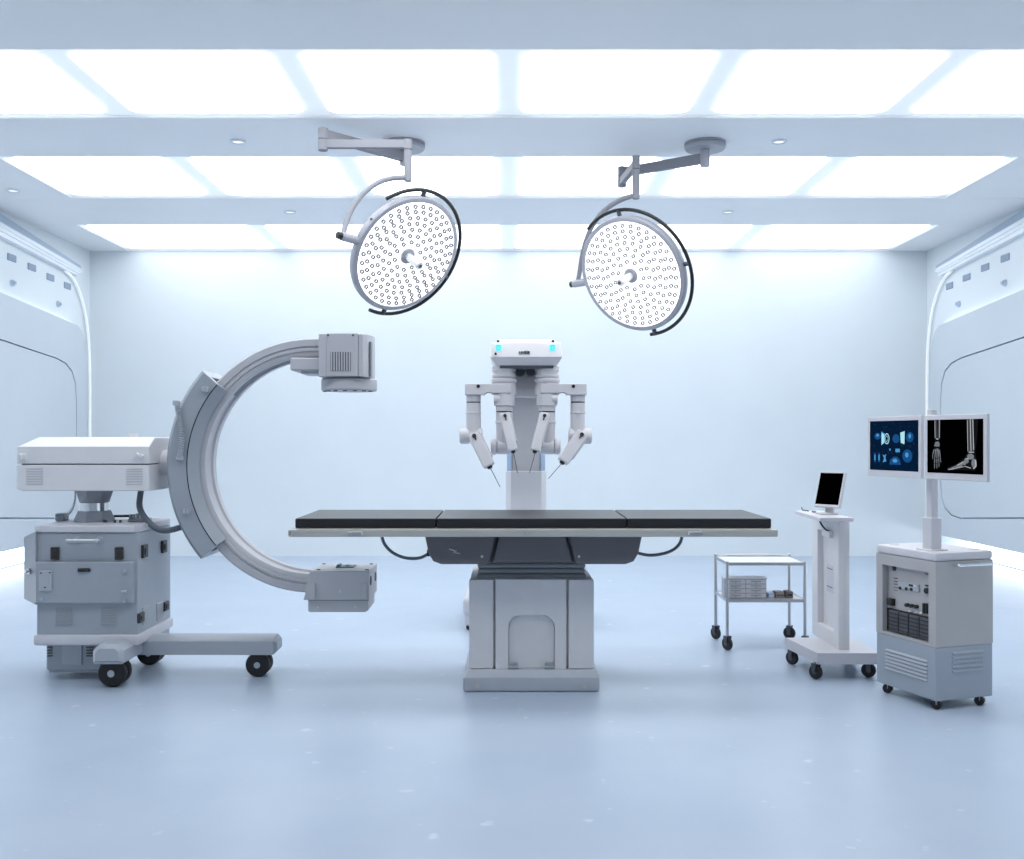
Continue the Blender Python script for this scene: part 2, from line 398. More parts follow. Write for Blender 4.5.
# shells under the table top
zt2 = Z(536.5, 4.28)
def shell(p, y0, nm): MB().prism([(X(a, 4.28), Z(b, 4.28)) for a, b in p], y0, 4.74, 'xz', bev=.01, seg=3).build(nm, M_tub, T)
shell([(424.5, 535), (496, 535), (489, 562), (486, 564.5), (441, 564.5), (433, 561.5), (428.5, 554)], 4.28, 'under_shell')
shell([(642.5, 535), (568.5, 535), (575.5, 562), (578.5, 564.5), (626, 564.5), (634, 561.5), (638.5, 554)], 4.28, 'under_shell')
MB().prism([(X(a, 4.3), Z(b, 4.3)) for a, b in ((499, 535), (565.5, 535), (573.5, 563), (491.5, 563))], 4.30, 4.70, 'xz', bev=.012, seg=2).build('centre_shell', M_tub, T)
mb = MB()
for q0, q1 in (((451, 550), (457, 551)), ((456, 550.8), (453, 552.5)), ((453, 552.5), (460, 553.5)), ((449, 549), (455, 550.3))):
    mb.obox((X(q0[0], 4.275), 4.278, Z(q0[1], 4.275)), (X(q1[0], 4.275), 4.278, Z(q1[1], 4.275)), .003, .003)
mb.build('emblem', M_chrome, T, label='small pale zigzag emblem')
for px in (482, 579): MB().cyl((X(px, 4.28), 4.283, Z(556.5, 4.28)), (X(px, 4.28), 4.276, Z(556.5, 4.28)), .006, n=10).build('bolt', M_rail, T)
MB().box(X(470, 4.4), X(590, 4.4), 4.36, 4.72, Z(562, 4.36), Z(535, 4.36)).build('shell_core', M_tub, T)
# frame, rail, pad
zr0, zr1 = Z(537, 4.22), Z(529.3, 4.22)
MB().box(xl+.012, xr-.012, 4.24, 4.78, zr0+.004, zr1+.002, .012, 2).build('table_frame', M_rail, T)
MB().box(xl, xr, 4.215, 4.235, zr0, zr1, .006, 2).build('side_rail', M_rail, T)
MB().box(xl, xr, 4.785, 4.805, zr0, zr1, .006, 2).build('side_rail', M_rail, T)
for xx in (xl, xr):
    s = 1 if xx < 0 else -1
    MB().box(xx, xx+s*.02, 4.215, 4.805, zr0+.002, zr1-.002, .006, 2).build('end_rail', M_chrome, T)
for px in (355, 695):
    cx_ = X(px, 4.215)
    MB().box(cx_-.032, cx_+.032, 4.205, 4.22, zr0+.006, zr1-.008, .003).box(cx_-.026, cx_-.014, 4.200, 4.21, zr0+.008, zr1-.010, .002).build('rail_clamp', M_steel, T)
MB().cyl((X(525, 4.215), 4.217, (zr0+zr1)/2), (X(525, 4.215), 4.211, (zr0+zr1)/2), .007, n=10).cyl((X(530, 4.215), 4.217, (zr0+zr1)/2), (X(530, 4.215), 4.211, (zr0+zr1)/2), .005, n=10).build('bolt', M_steel, T)
zp = Z(518.2, 4.255)
xs = [X(294.5, 4.25), X(436, 4.25), X(627, 4.25), X(772, 4.25)]
for k in range(3):
    MB().box(xs[k]+.0015, xs[k+1]-.0015, 4.25, 4.77, zr1+.001, zp, .007, 2).build('pad', M_pad, T)
for pl in (((382, 537), (384, 544), (391, 552), (402, 557.5), (414, 559), (422, 557.5), (428, 554)), ((682, 537), (680, 544), (673, 550.5), (661, 554.5), (649, 555.5), (641, 554), (635, 552))):
    MB().tube([(X(a, 4.4), 4.4, Z(b, 4.4)) for a, b in pl], .007, 8, smooth=2).build('cable', M_cable, T)
MB().box(X(426.5, 4.28), X(429.5, 4.28), 4.30, 4.33, Z(557, 4.28), Z(550, 4.28), .003).build('cable_socket', P_black, T)

# ------------------------------------------------------------------ surgical robot behind the table
RX = .096
Rb = thing('surgical_robot', 'four-armed surgical robot with white column and glowing head, behind the operating table', 'surgical robot', (RX, 6.0, 0))
def rx(px, d): return X(px, d)
MB().box(RX-.36, RX+.36, 5.70, 6.35, .08, .20, .04, 3).box(rx(464.5, 5.72), rx(475, 5.72), 5.72, 5.95, Z(626, 5.72), Z(601, 5.72), .012, 2).build('base', P_white, Rb)
MB().box(RX-.30, RX+.30, 5.76, 6.3, .19, .28, .04, 3).build('base_cover', P_light, Rb)
for sx_ in (-.325, .325):
    for yy in (5.78, 6.25): caster(Rb, RX+sx_, yy, .045, .03, 'x', .1)
hw = .120
RC = .104
def column(z0, z1, hwid, ch, y0, y1, nm, m):
    MB().prism([(RC-hwid+ch, y0), (RC+hwid-ch, y0), (RC+hwid, y0+ch*1.3), (RC+hwid, y1), (RC-hwid, y1), (RC-hwid, y0+ch*1.3)], z0, z1, 'xy', bev=.004).build(nm, m, Rb)
column(.27, Z(471, 5.88), hw, .03, 5.88, 6.14, 'column_sleeve', P_light)
column(Z(473, 5.88), 1.52, .110, .03, 5.90, 6.13, 'column', P_mid)
for s in (-1, 1): MB().prism([(RC+s*.113, 5.925), (RC+s*.085, 5.893), (RC+s*.085, 5.90), (RC+s*.108, 5.93)], Z(471, 5.88), Z(452, 5.88), 'xy').build('column_window', M_blue, Rb)
# head
yf = 5.5
pts = [(yf+.012, Z(341.5, yf)), (yf+.10, Z(340, yf)+.012), (6.16, Z(340, yf)+.012), (6.18, Z(349, yf)), (6.16, Z(357, yf)), (yf-.004, Z(356.3, yf))]
def taper_box(x0t, x1t, x0b, x1b, y0t, y0b, y1, z0, z1, bev=.008, seg=2):
    mb = MB(); v = [mb.bm.verts.new(p) for p in ((x0b, y0b, z0), (x1b, y0b, z0), (x1b, y1, z0), (x0b, y1, z0), (x0t, y0t, z1), (x1t, y0t, z1), (x1t, y1, z1), (x0t, y1, z1))]
    for f in ((3, 2, 1, 0), (4, 5, 6, 7), (0, 1, 5, 4), (1, 2, 6, 5), (2, 3, 7, 6), (3, 0, 4, 7)): mb.bm.faces.new([v[i] for i in f])
    mb._bev(v, bev, seg); return mb
taper_box(rx(491.5, yf), rx(561.5, yf), rx(490, yf), rx(563, yf), yf+.012, yf, 6.1, Z(357.5, yf), Z(342, yf)).build('head', P_robot, Rb)
MB().box(rx(497, yf), rx(556, yf), yf+.05, 6.05, Z(343, yf), Z(339.6, yf)+.006, .008, 2).build('head_lid', P_robot, Rb)
taper_box(rx(490.5, yf), rx(562.5, yf), rx(496, yf), rx(557, yf), yf+.006, yf+.05, 6.08, Z(365, yf), Z(357, yf), .006).build('head_tray', P_light, Rb)
MB().box(rx(500, 5.6), rx(553, 5.6), 5.55, 6.05, Z(369, 5.6), Z(364, 5.6)).build('head_underside', P_dark, Rb)
for px in (498.5, 552.5):
    # glowing indicators: rounded frame with a tab
    x_, z_ = rx(px, yf), Z(347.6, yf)
    o = MB().box(x_-.017, x_+.017, yf-.0005, yf+.02, z_-.016, z_+.016, .006, 2).build('indicator', G_cyan, Rb)
    MB().tube([(x_-.008, yf-.003, z_-.011), (x_-.008, yf-.003, z_+.008), (x_-.004, yf-.003, z_+.012), (x_+.004, yf-.003, z_+.012), (x_+.008, yf-.003, z_+.008), (x_+.008, yf-.003, z_-.011), (x_-.008, yf-.003, z_-.011)], .0014, 6).build('symbol', M_teal, o)
for px, py in ((498, 340.6), (553.3, 340.6)): MB().cyl((rx(px, yf), yf+.055, Z(py, yf)), (rx(px, yf), yf+.03, Z(py, yf)), .007, n=12).build('camera_eye', P_black, Rb)
MB().cyl((rx(495.6, yf), yf+.01, Z(353.8, yf)), (rx(495.6, yf), yf-.006, Z(353.8, yf)), .007, n=12).build('camera_eye', P_black, Rb)
mb = MB(); z0_ = Z(352.2, yf)
for i, (dx, ww, hh) in enumerate(((-.028, .007, .010), (-.018, .006, .013), (-.009, .008, .009), (.003, .010, .014), (.014, .006, .015), (.023, .009, .013))):
    mb.box(rx(524.6, yf)+dx-ww/2, rx(524.6, yf)+dx+ww/2, yf-.001, yf+.006, z0_-hh/2, z0_+hh/2)
mb.box(rx(524.6, yf)-.034, rx(524.6, yf)+.030, yf-.001, yf+.006, z0_-.0105, z0_-.0085)
mb.build('badge', P_dark, Rb, label='small dark illegible badge')
MB().box(RX-.10, RX+.10, 5.72, 5.95, Z(397, 5.75), Z(366, 5.75), .02, 2).box(RX-.102, RX+.102, 5.715, 5.95, Z(389, 5.75)-.002, Z(389, 5.75)+.002).build('shoulder_block', P_mid, Rb)
for s in (-1, 1): MB().cyl((RX+s*.03, 5.66, Z(372, 5.7)), (RX+s*.03, 5.9, Z(372, 5.7)), .026, n=20).build('shoulder_motor', P_dark, Rb)
ya = 5.60
def ZZ(py): return Z(py, ya)
def arm(s, inner, outer):
    def ax_(px): return RX + s*(px-525.4)/F*ya               # px given on the left side (s = 1)
    c = ax_(503.7)
    mb = MB()
    mb.lathe([(.060, ZZ(366)), (.068, ZZ(367)), (.068, ZZ(371)), (.062, ZZ(371.8)), (.062, ZZ(374.2)), (.067, ZZ(375)), (.067, ZZ(377)), (.060, ZZ(378)), (.072, ZZ(379.2)), (.072, ZZ(381.5)), (.064, ZZ(383.5)), (.066, ZZ(385)), (.070, ZZ(387)), (.070, ZZ(394.5)), (.05, ZZ(395))], Matrix.Translation((c, 5.62, 0)), 32)
    mb.build('shoulder_drum', P_rob2, Rb)
    # crank link reaching outwards
    def q(px, py): return (ax_(px), ZZ(py))
    p = [q(465, 384.2), q(511, 384.2), q(511, 393.5), q(491, 393.5), q(488, 391.5), q(486.5, 392), q(484.5, 395.2), q(465, 395.2)]
    lk = MB().prism(p, ya-.055, ya+.045, 'xz', bev=.005, seg=2).build('arm_link', P_rob2, Rb)
    MB().cyl((ax_(478.3), ya-.054, ZZ(386.8)), (ax_(478.3), ya-.058, ZZ(386.8)), .010, n=14).build('screw_cap', P_black, lk)
    # outer arm
    cx_ = ax_(473.3); yo = ya
    mb = MB().lathe([(.041, ZZ(394)), (.041, ZZ(401.6)), (.038, ZZ(401.8)), (.038, ZZ(402.9)), (.041, ZZ(403.1)), (.041, ZZ(412)), (.044, ZZ(412.4)), (.044, ZZ(413.4)), (.041, ZZ(413.8)), (.041, ZZ(431)), (.036, ZZ(436)), (.02, ZZ(438))], Matrix.Translation((cx_, yo, 0)), 28)
    ua = mb.build('upper_arm', P_rob2, Rb)
    MB().lathe([(.039, ZZ(401.9)), (.0395, ZZ(402.0)), (.0395, ZZ(402.8)), (.039, ZZ(402.9))], Matrix.Translation((cx_, yo, 0)), 24).build('joint_ring', P_black, ua)
    MB().cyl((ax_(459.3), yo, ZZ(436)), (ax_(470), yo, ZZ(436)), .045, n=28, bev=.012).cyl((ax_(470), yo, ZZ(436)), (ax_(482.5), yo, ZZ(435)), .043, n=28, bev=.006).build('elbow', P_rob2, Rb)
    instrument(s, outer[0], outer[1], outer[2], outer[3], yo-.06, 17)
    # inner arm
    ci = ax_(504); yi = 5.60
    mb = MB().lathe([(.058, ZZ(394.5)), (.058, ZZ(405.5)), (.050, ZZ(406)), (.047, ZZ(406.2)), (.047, ZZ(411)), (.043, ZZ(411.3)), (.043, ZZ(412.4)), (.046, ZZ(412.6)), (.046, ZZ(421)), (.05, ZZ(421.6)), (.05, ZZ(423)), (.046, ZZ(423.5)), (.044, ZZ(440)), (.03, ZZ(448))], Matrix.Translation((ci, yi, 0)), 28)
    ui = mb.build('upper_arm', P_rob2, Rb)
    MB().lathe([(.0445, ZZ(411.4)), (.0455, ZZ(411.5)), (.0455, ZZ(412.3)), (.0445, ZZ(412.4))], Matrix.Translation((ci, yi, 0)), 24).build('joint_ring', P_black, ui)
    MB().cyl((ax_(493.5), yi-.03, ZZ(399)), (ax_(500), yi-.03, ZZ(399)), .026, n=16, bev=.005).build('side_knob', P_rob2, ui)
    MB().cyl((ax_(490.5), yi, ZZ(446.5)), (ax_(497), yi, ZZ(446.5)), .046, n=28, bev=.012).cyl((ax_(497), yi, ZZ(446.5)), (ax_(510), yi, ZZ(446.5)), .044, n=28, bev=.006).build('elbow', P_rob2, Rb)
    instrument(s, inner[0], inner[1], inner[2], inner[3], yi-.07, 14)
def instrument(s, top, bot, ndl0, ndl1, y, wpx):
    a = Vector((rx(top[0], y), y, Z(top[1], y))); b = Vector((rx(bot[0], y-.05), y-.05, Z(bot[1], y-.05)))
    wd = wpx/F*y*.74
    d = (b-a).normalized(); side = d.cross(Vector((0, -1, 0))).normalized(); fr = side.cross(d)
    if fr.y > 0: fr = -fr
    mb = MB().obox(a, b, wd, wd*.9, up=fr, bev=wd*.16, w2=wd*.95, h2=wd*.85)
    mb.obox(a + d*.02 - side*wd*.35 - fr*wd*.3, b - d*.05 - side*wd*.35 - fr*wd*.3, wd*.5, wd*.6, up=fr, bev=.004)
    it = mb.build('instrument_arm', P_rob2, Rb)
    MB().cyl(b - d*.004, b + d*.012, wd*.26, wd*.18, n=14).build('tip', P_black, it)
    k = a + d*.02 + fr*wd*.45
    MB().cyl(k - fr*.004, k + fr*.008, wd*.17, n=12).obox(k + fr*.002, k + fr*.002 + d*.025, .007, .008, up=fr).build('knob', P_black, it)
    n0 = Vector((rx(ndl0[0], y-.06), y-.06, Z(ndl0[1], y-.06))); n1 = Vector((rx(ndl1[0], y-.08), y-.08, Z(ndl1[1], y-.08)))
    MB().tube([b, n0, n1], .0022, 6).build('needle', P_dark, it)
arm(1, ((504.5, 413.5), (513, 451), (514.5, 457), (517.5, 473)), ((473.5, 434), (489.5, 466.5), (492.5, 472), (500, 487)))
arm(-1, ((545, 413.5), (535, 451), (534, 457), (529.5, 473)), ((582.5, 433), (562.5, 462), (559.5, 466), (548.5, 478.5)))

# ------------------------------------------------------------------ C-arm x-ray machine
CA = thing('c_arm_machine', 'mobile C-arm x-ray machine with boxy grey cabinet on wheeled legs, beside the operating table', 'x-ray machine', (-1.8, 4.7, 0))
d = 4.5
cx0, cx1, cy0, cy1 = X(36.5, d), X(137.5, d), 4.5, 4.94
zb0, zb1, zbd, ztp, ztt = Z(645.5, d), Z(634.5, d), Z(632, d), Z(532.5, d), Z(526.5, d)
MB().box(cx0, cx1, cy0, cy1, zb1-.01, ztp, .004).build('cabinet', P_steel, CA)
MB().box(cx0-.012, cx1+.012, cy0-.012, cy1+.012, zb0, zb1, .012, 2).build('base_plate', P_white, CA)
# thick pale lid with clipped corners
ch = .05
mb = MB(); v0, v1, w0, w1 = cx0-.006, cx1+.006, cy0-.008, cy1+.008
mb.prism([(v0, w0), (v1-.02, w0), (v1, w0+.04), (v1, w1-.03), (v1-.03, w1), (v0, w1)], ztp, ztt+.004, 'xy', bev=.006, seg=2).build('top_plate', P_white, CA)
# lower skirt box with louvres
kx0, kx1 = X(46, 4.56), X(101, 4.56)
MB().box(kx0, kx1, 4.56, 4.9, Z(670.5, 4.56), zb0+.002, .006).box(kx0+.01, kx1-.02, 4.57, 4.88, Z(673, 4.56), Z(668, 4.56)).build('lower_skirt', P_steel, CA)
MB().box(kx0+.075, kx1-.085, 4.553, 4.57, Z(665, 4.56), zb0-.004, .003).build('skirt_plate', P_leg, CA)
for k in range(4):
    for xa, xb in ((kx0+.008, kx0+.03), (kx1-.065, kx1-.03)):
        zz = zb0-.018-.013*k
        MB().box(xa, xb, 4.551, 4.57, zz-.004, zz, .001).build('louvre', P_dark, CA)
# front service panel, proud, with side box
fp0, fp1 = Z(603.5, 4.48), Z(562, 4.48)
MB().box(X(35, 4.48), X(133.5, 4.48), 4.478, 4.51, fp0, fp1, .004).build('service_panel', P_steel, CA)
mb = MB(); xa = -2.203
v = [mb.bm.verts.new(p) for p in ((xa, 4.545, Z(599, 4.545)), (cx0+.004, 4.482, Z(605, 4.482)), (cx0+.004, 4.82, Z(605, 4.482)), (xa, 4.78, Z(599, 4.545)), (xa, 4.545, Z(537, 4.545)), (cx0+.004, 4.482, Z(531.5, 4.482)), (cx0+.004, 4.82, Z(531.5, 4.482)), (xa, 4.78, Z(537, 4.545)))]
for f in ((3, 2, 1, 0), (4, 5, 6, 7), (0, 1, 5, 4), (1, 2, 6, 5), (2, 3, 7, 6), (3, 0, 4, 7)): mb.bm.faces.new([v[i] for i in f])
mb._bev(v, .003, 1); mb.build('side_box', P_steel, CA)
MB().cyl((X(30, 4.5), 4.52, Z(571.5, 4.5)), (X(30, 4.5)-.01, 4.50, Z(571.5, 4.5)), .013, n=14).cyl((X(30, 4.5)-.01, 4.505, Z(571.5, 4.5)), (X(30, 4.5)-.02, 4.495, Z(571.5, 4.5)), .008, n=10).build('lock', M_steel, CA)
MB().box(X(39, 4.475), X(52, 4.475), 4.470, 4.48, Z(591, 4.475), Z(570.5, 4.475), .003).build('access_plate', P_leg, CA)
for px, py in ((41, 573), (50, 572.5), (45, 587.5)): MB().box(X(px, 4.47)-.004, X(px, 4.47)+.004, 4.467, 4.471, Z(py, 4.47)-.0025, Z(py, 4.47)+.0025).build('plate_mark', P_dark, CA)
for px, py in ((125, 571), (125, 602-1.5), (42, 599)): MB().cyl((X(px, 4.478), 4.48, Z(py, 4.478)), (X(px, 4.478), 4.468, Z(py, 4.478)), .008, n=12).build('screw', P_leg, CA)
MB().cyl((X(125.5, 4.478), 4.48, Z(591, 4.478)), (X(125.5, 4.478), 4.455, Z(591, 4.478)), .006, n=10).box(X(123, 4.478), X(128, 4.478), 4.452, 4.462, Z(592, 4.478), Z(590, 4.478), .002).build('key_switch', P_leg, CA)
MB().box(X(78, 4.478), X(90.5, 4.478), 4.470, 4.48, Z(571.8, 4.478), Z(568.3, 4.478), .002).build('badge', P_black, CA, label='small black badge strip')
for px in (55.5, 119.5): MB().box(X(px-4, 4.5), X(px+4, 4.5), 4.486, 4.505, Z(559.5, 4.5), Z(547, 4.5), .003).box(X(px-2.5, 4.5), X(px+2.5, 4.5), 4.483, 4.49, Z(556.5, 4.5), Z(550, 4.5), .002).build('catch', P_brown, CA)
for px, py in ((0, 0),):
    hz = Z(540.8, 4.46); xa, xb = X(69, 4.46), X(98, 4.46)
    hb = MB().cyl((xa, 4.445, hz), (xb, 4.445, hz), .010, n=14).sph((xa, 4.445, hz), .010).sph((xb, 4.445, hz), .0115).build('handle', M_steel, CA)
    for xx in (xa+.02, xb-.008): MB().cyl((xx, 4.445, hz), (xx, 4.502, hz), .008, n=12).cyl((xx, 4.492, hz), (xx, 4.502, hz), .016, n=14).build('mount', P_leg, hb)
def front_louvres(px0, px1, py0, py1, n):
    for k in range(n):
        z1_ = Z(py0 + (py1-py0)*k/n, 4.5); hh = (py1-py0)/n/F*4.5
        o = MB().prism([(4.5005, z1_), (4.494, z1_-hh*.75), (4.5005, z1_-hh*.8)], X(px0, 4.5), X(px1, 4.5), 'yz')
        o.build('louvre', P_steel, CA)
front_louvres(56, 72.5, 608.5, 624.5, 7); front_louvres(101, 117.5, 608.5, 624.5, 7)
# right side: catches and louvres, side face at x = cx1
def ys(px): return cx1*F/(px-CX)
for px, py in ((143.5, 551), (163, 546.5), (140, 617.5), (165, 606)):
    y_ = ys(px); z_ = Z(py, y_); h_ = .03 if py < 590 else .022
    MB().box(cx1-.004, cx1+.012, y_-.03, y_+.03, z_-h_, z_+h_, .003).box(cx1+.01, cx1+.016, y_-.016, y_+.016, z_-h_*.5, z_+h_*.5, .002).build('catch', P_brown, CA)
for p0, p1 in ((142.5, 148.5), (156.5, 163)):
    for k in range(8):
        y0_, y1_ = ys(p0), ys(p1); ym = (y0_+y1_)/2; zt_ = Z(606 if p0 < 150 else 602, ym)-.0105*k
        MB().prism([(cx1-.0005, zt_), (cx1+.006, zt_-.007), (cx1-.0005, zt_-.008)], y0_, y1_, 'xz').build('louvre', P_steel, CA)
# column
ccx, ccy = X(94.5, 4.76), 4.76
mt = Matrix.Translation((ccx, ccy, 0))
MB().lathe([(.098, ztt+.002), (.098, ztt+.012), (.078, Z(510.5, 4.76)), (.07, Z(510.5, 4.76))], mt, 8).build('column_foot', P_leg, CA)
MB().lathe([(.062, Z(511, 4.76)), (.062, Z(501, 4.76))], mt, 32).build('column_shaft', M_chrome, CA)
MB().lathe([(.066, Z(502.5, 4.76)), (.072, Z(501.5, 4.76)), (.088, Z(491.5, 4.76)), (.088, Z(489, 4.76))], mt, 8).build('column_collar', P_steel2, CA)
# head housing
hx0, hx1, hy0, hy1 = X(16.5, 4.55), X(149, 4.55), 4.55, 4.97
hz0, hzs, hz1, hz2 = Z(491, 4.55), Z(464.3, 4.55), Z(447, 4.55), Z(447, 4.55)+.045
MB().prism([(hx0+.025, hz0), (hx1, hz0), (hx1, hzs-.003), (hx0, hzs-.003), (hx0, hz0+.012)], hy0, hy1, 'xz', bev=.004).build('head_lower', P_light, CA)
taper_box(hx0+.065, hx1-.0, hx0+.002, hx1, hy0+.075, hy0, hy1, hz1, hz2, .004, 1).build('head_lid', P_light, CA)
MB().box(hx0+.002, hx1, hy0, hy1, hzs+.003, hz1+.003, .002).build('head_upper', P_light, CA)
MB().box(hx0+.02, hx1-.01, hy0+.01, hy1-.01, hzs-.006, hzs+.006).build('head_seam', P_dark, CA)
for px in (26, 126):
    for k in range(7):
        zz = Z(468.5, 4.55)-.0115*k
        MB().box(X(px, 4.55), X(px+17, 4.55), hy0-.003, hy0+.004, zz-.004, zz, .001).build('louvre', P_mid, CA)
MB().box(X(21, 4.55), X(27, 4.55), 4.532, 4.56, Z(460, 4.55), Z(453.5, 4.55), .003).box(X(22.5, 4.55), X(24, 4.55), 4.522, 4.54, Z(459, 4.55), Z(454, 4.55), .002).build('latch', P_light, CA)
MB().obox((X(136.5, 4.54), 4.54, Z(453.5, 4.54)), (X(143, 4.54), 4.535, Z(457, 4.54)), .016, .010, bev=.003).cyl((X(141, 4.54), 4.56, Z(456, 4.54)), (X(141, 4.54), 4.53, Z(456, 4.54)), .010, n=12).build('latch', P_light, CA)
MB().cyl((X(131.5, 4.7), 4.72, hz2-.002), (X(131.5, 4.7), 4.72, hz2+.018), .022, n=16).build('top_cap', P_light, CA)
# arm hub
hzc = Z(463, 4.75)
MB().cyl((hx1-.02, 4.75, hzc), (hx1+.06, 4.75, hzc), .060, n=32).cyl((hx1+.06, 4.75, hzc), (hx1+.075, 4.75, hzc), .054, n=32).cyl((hx1+.075, 4.75, hzc), (hx1+.16, 4.75, hzc), .062, n=32).build('hub', P_light, CA)
# the C
acx, acz = X(313, 4.65), Z(465.5, 4.65)
def a_(deg): return deg
MB().arc(acx, acz, [(.586, 4.65), (.556, 4.65), (.553, 4.658), (.548, 4.658), (.545, 4.652), (.534, 4.652), (.531, 4.660), (.520, 4.660), (.507, 4.668), (.507, 4.70), (.517, 4.705), (.517, 4.795), (.507, 4.80), (.507, 4.84), (.513, 4.85), (.586, 4.85), (.593, 4.842), (.593, 4.658)], 84, 268, 80).build('c_arm', P_arm, CA)
MB().arc(acx, acz, [(.513, 4.72), (.5185, 4.72), (.5185, 4.78), (.513, 4.78)], 88, 140, 30).build('drive_belt', P_dark, CA)
MB().arc(acx, acz, [(.523, 4.635), (.567, 4.59), (.650, 4.59), (.667, 4.612), (.667, 4.885), (.655, 4.9), (.523, 4.9), (.523, 4.87), (.62, 4.87), (.62, 4.632), (.58, 4.632), (.532, 4.655)], 138.8, 220.2, 48).build('cradle', P_steel, CA)
MB().arc(acx, acz, [(.5655, 4.5885), (.5695, 4.5885), (.5695, 4.595), (.5655, 4.595)], 139.0, 220.0, 48).build('seam', P_black, CA)
MB().arc(acx, acz, [(.596, 4.64), (.618, 4.64), (.618, 4.868), (.596, 4.868)], 139.6, 219.4, 40).build('cradle_dark_fill', P_black, CA)  # black fill standing in for the dark hollow of the cradle
for px, py in ((206.5, 389.5), (187.5, 511)):
    x_, z_ = X(px, 4.59), Z(py, 4.59)
    MB().cyl((x_, 4.592, z_), (x_, 4.57, z_), .013, n=14).box(x_-.014, x_-.002, 4.562, 4.59, z_-.010, z_+.012, .002).build('bolt', P_leg, CA)
# coiled cord on the cradle
pp = [(177, 404), (178, 412), (180, 421), (181.5, 431), (182, 441), (181, 450), (180, 457)]
mb = MB(); coil = []
seg = [Vector((X(a, 4.575), 4.573, Z(b, 4.575))) for a, b in pp]
for i in range(len(seg)-1):
    for k in range(32):
        t = k/32; p = seg[i].lerp(seg[i+1], t); an = 2*math.pi*t*4
        coil.append(p + Vector((.011*math.cos(an), .011*math.sin(an), 0)))
mb.tube(coil, .0032, 5).build('coiled_cord', P_leg, CA)
for px, py in ((176.5, 403), (180, 458)):
    MB().box(X(px-3, 4.58), X(px+3, 4.58), 4.565, 4.595, Z(py+2.5, 4.58), Z(py-2.5, 4.58), .003).build('cord_plug', P_leg, CA)
# hoses
MB().tube([(X(140, 4.7), 4.72, Z(488, 4.7)), (X(140, 4.7), 4.70, Z(496, 4.7)), (X(142, 4.7), 4.66, Z(508, 4.7)), (X(149, 4.65), 4.63, Z(521, 4.65)), (X(159, 4.65), 4.62, Z(529, 4.65)), (X(170, 4.65), 4.62, Z(530.5, 4.65)), (X(182, 4.65), 4.66, Z(527, 4.65))], .014, 10, smooth=2).build('hose', M_cable, CA)
MB().tube([(X(73.5, 4.8), 4.82, Z(489, 4.8)), (X(73.5, 4.8), 4.82, Z(500, 4.8)), (X(71, 4.8), 4.82, Z(511, 4.8)), (X(64, 4.8), 4.80, Z(518.5, 4.8))], .0035, 8, smooth=2).build('cable', P_leg, CA)
MB().box(X(54.5, 4.74), X(64, 4.74), 4.74, 4.80, ztt+.002, Z(513.5, 4.74), .008, 2).box(X(59, 4.74)-.003, X(59, 4.74)+.003, 4.737, 4.75, ztt+.004, Z(515, 4.74)).build('connector', P_steel2, CA)
mb = MB().cyl((X(112, 4.8), 4.82, Z(516.5, 4.8)), (X(128, 4.8), 4.84, Z(516.5, 4.8)), .006, n=10)
mb.build('control_lever', P_black, CA)
mb = MB().box(X(129, 4.72), X(146, 4.72), 4.70, 4.80, ztt+.003, ztt+.018, .004)
for px in (130, 133, 137, 141): mb.cyl((X(px, 4.72), 4.73, ztt+.016), (X(px, 4.72), 4.73, ztt+.034+.004*(px % 3)), .008, n=10)
mb.build('control_knobs', P_leg, CA)
for px in (114, 119.5): MB().cyl((X(px, 4.65), 4.66, ztt+.002), (X(px, 4.65), 4.66, ztt+.016), .006, n=10).build('button', P_dark, CA)
for px in (84, 105): MB().cyl((X(px, 4.68), 4.68, ztt+.003), (X(px, 4.68), 4.68, ztt+.016), .009, n=10).build('bolt', P_dark, CA)
# upper x-ray head
dh = 4.60
ux0, ux1, uz0, uz1 = X(318.5, dh), X(358, dh), Z(377, dh), Z(333, dh)
ul = MB().box(ux0, ux0+.038, dh, 4.90, uz0, uz1-.002, .004).box(ux0+.036, ux1, dh-.004, 4.90, uz0+.002, uz1, .004)
ul.build('x_ray_head', P_arm, CA)
cxr = X(357, 4.75); 
MB().prism([(ux1+.002, dh+.004), (ux1+.022, dh+.004), (ux1+.040, dh+.03), (ux1+.051, dh+.09), (ux1+.054, dh+.15), (ux1+.051, dh+.21), (ux1+.040, dh+.27), (ux1+.002, 4.90)], uz0+.001, uz1-.003, 'xy', bev=.004).build('head_drum', P_arm, CA)
MB().box(X(369, 4.63), X(371, 4.63), 4.645, 4.68, Z(376, 4.63), Z(341, 4.63), .002).build('drum_rib', P_steel2, CA)
vx0, vx1, vz0, vz1 = X(330.5, dh), X(351, dh), Z(371, dh), Z(352, dh)
gr = MB().box(vx0, vx1, dh-.0052, dh-.002, vz0, vz1).build('grille', P_dark, CA)
for k in range(8):
    xx = vx0 + (vx1-vx0)*(k+.5)/8
    MB().box(xx-.0035, xx+.0035, dh-.010, dh-.003, vz0, vz1, .001).build('fin', P_arm, gr)
for px, py in ((328.3, 335.3), (353.2, 335.3)): MB().cyl((X(px, dh), dh-.002, Z(py, dh)), (X(px, dh), dh-.007, Z(py, dh)), .005, n=10).build('screw', P_dark, CA)
mdc = Matrix.Translation((X(349.5, 4.75), 4.745, 0))
MB().lathe([(.09, uz0+.002), (.126, uz0-.001), (.131, uz0-.007), (.131, Z(388.5, 4.62)), (.126, Z(390, 4.62)), (.10, Z(389, 4.62))], mdc, 40).build('collimator', P_arm, CA)
for k in range(7):
    an = math.radians(200+k*23)
    MB().cyl((X(349.5, 4.75)+.115*math.cos(an), 4.745+.115*math.sin(an), Z(389.5, 4.62)), (X(349.5, 4.75)+.115*math.cos(an), 4.745+.115*math.sin(an), Z(391, 4.62)), .010, n=8).build('foot_pad', P_dark, CA)
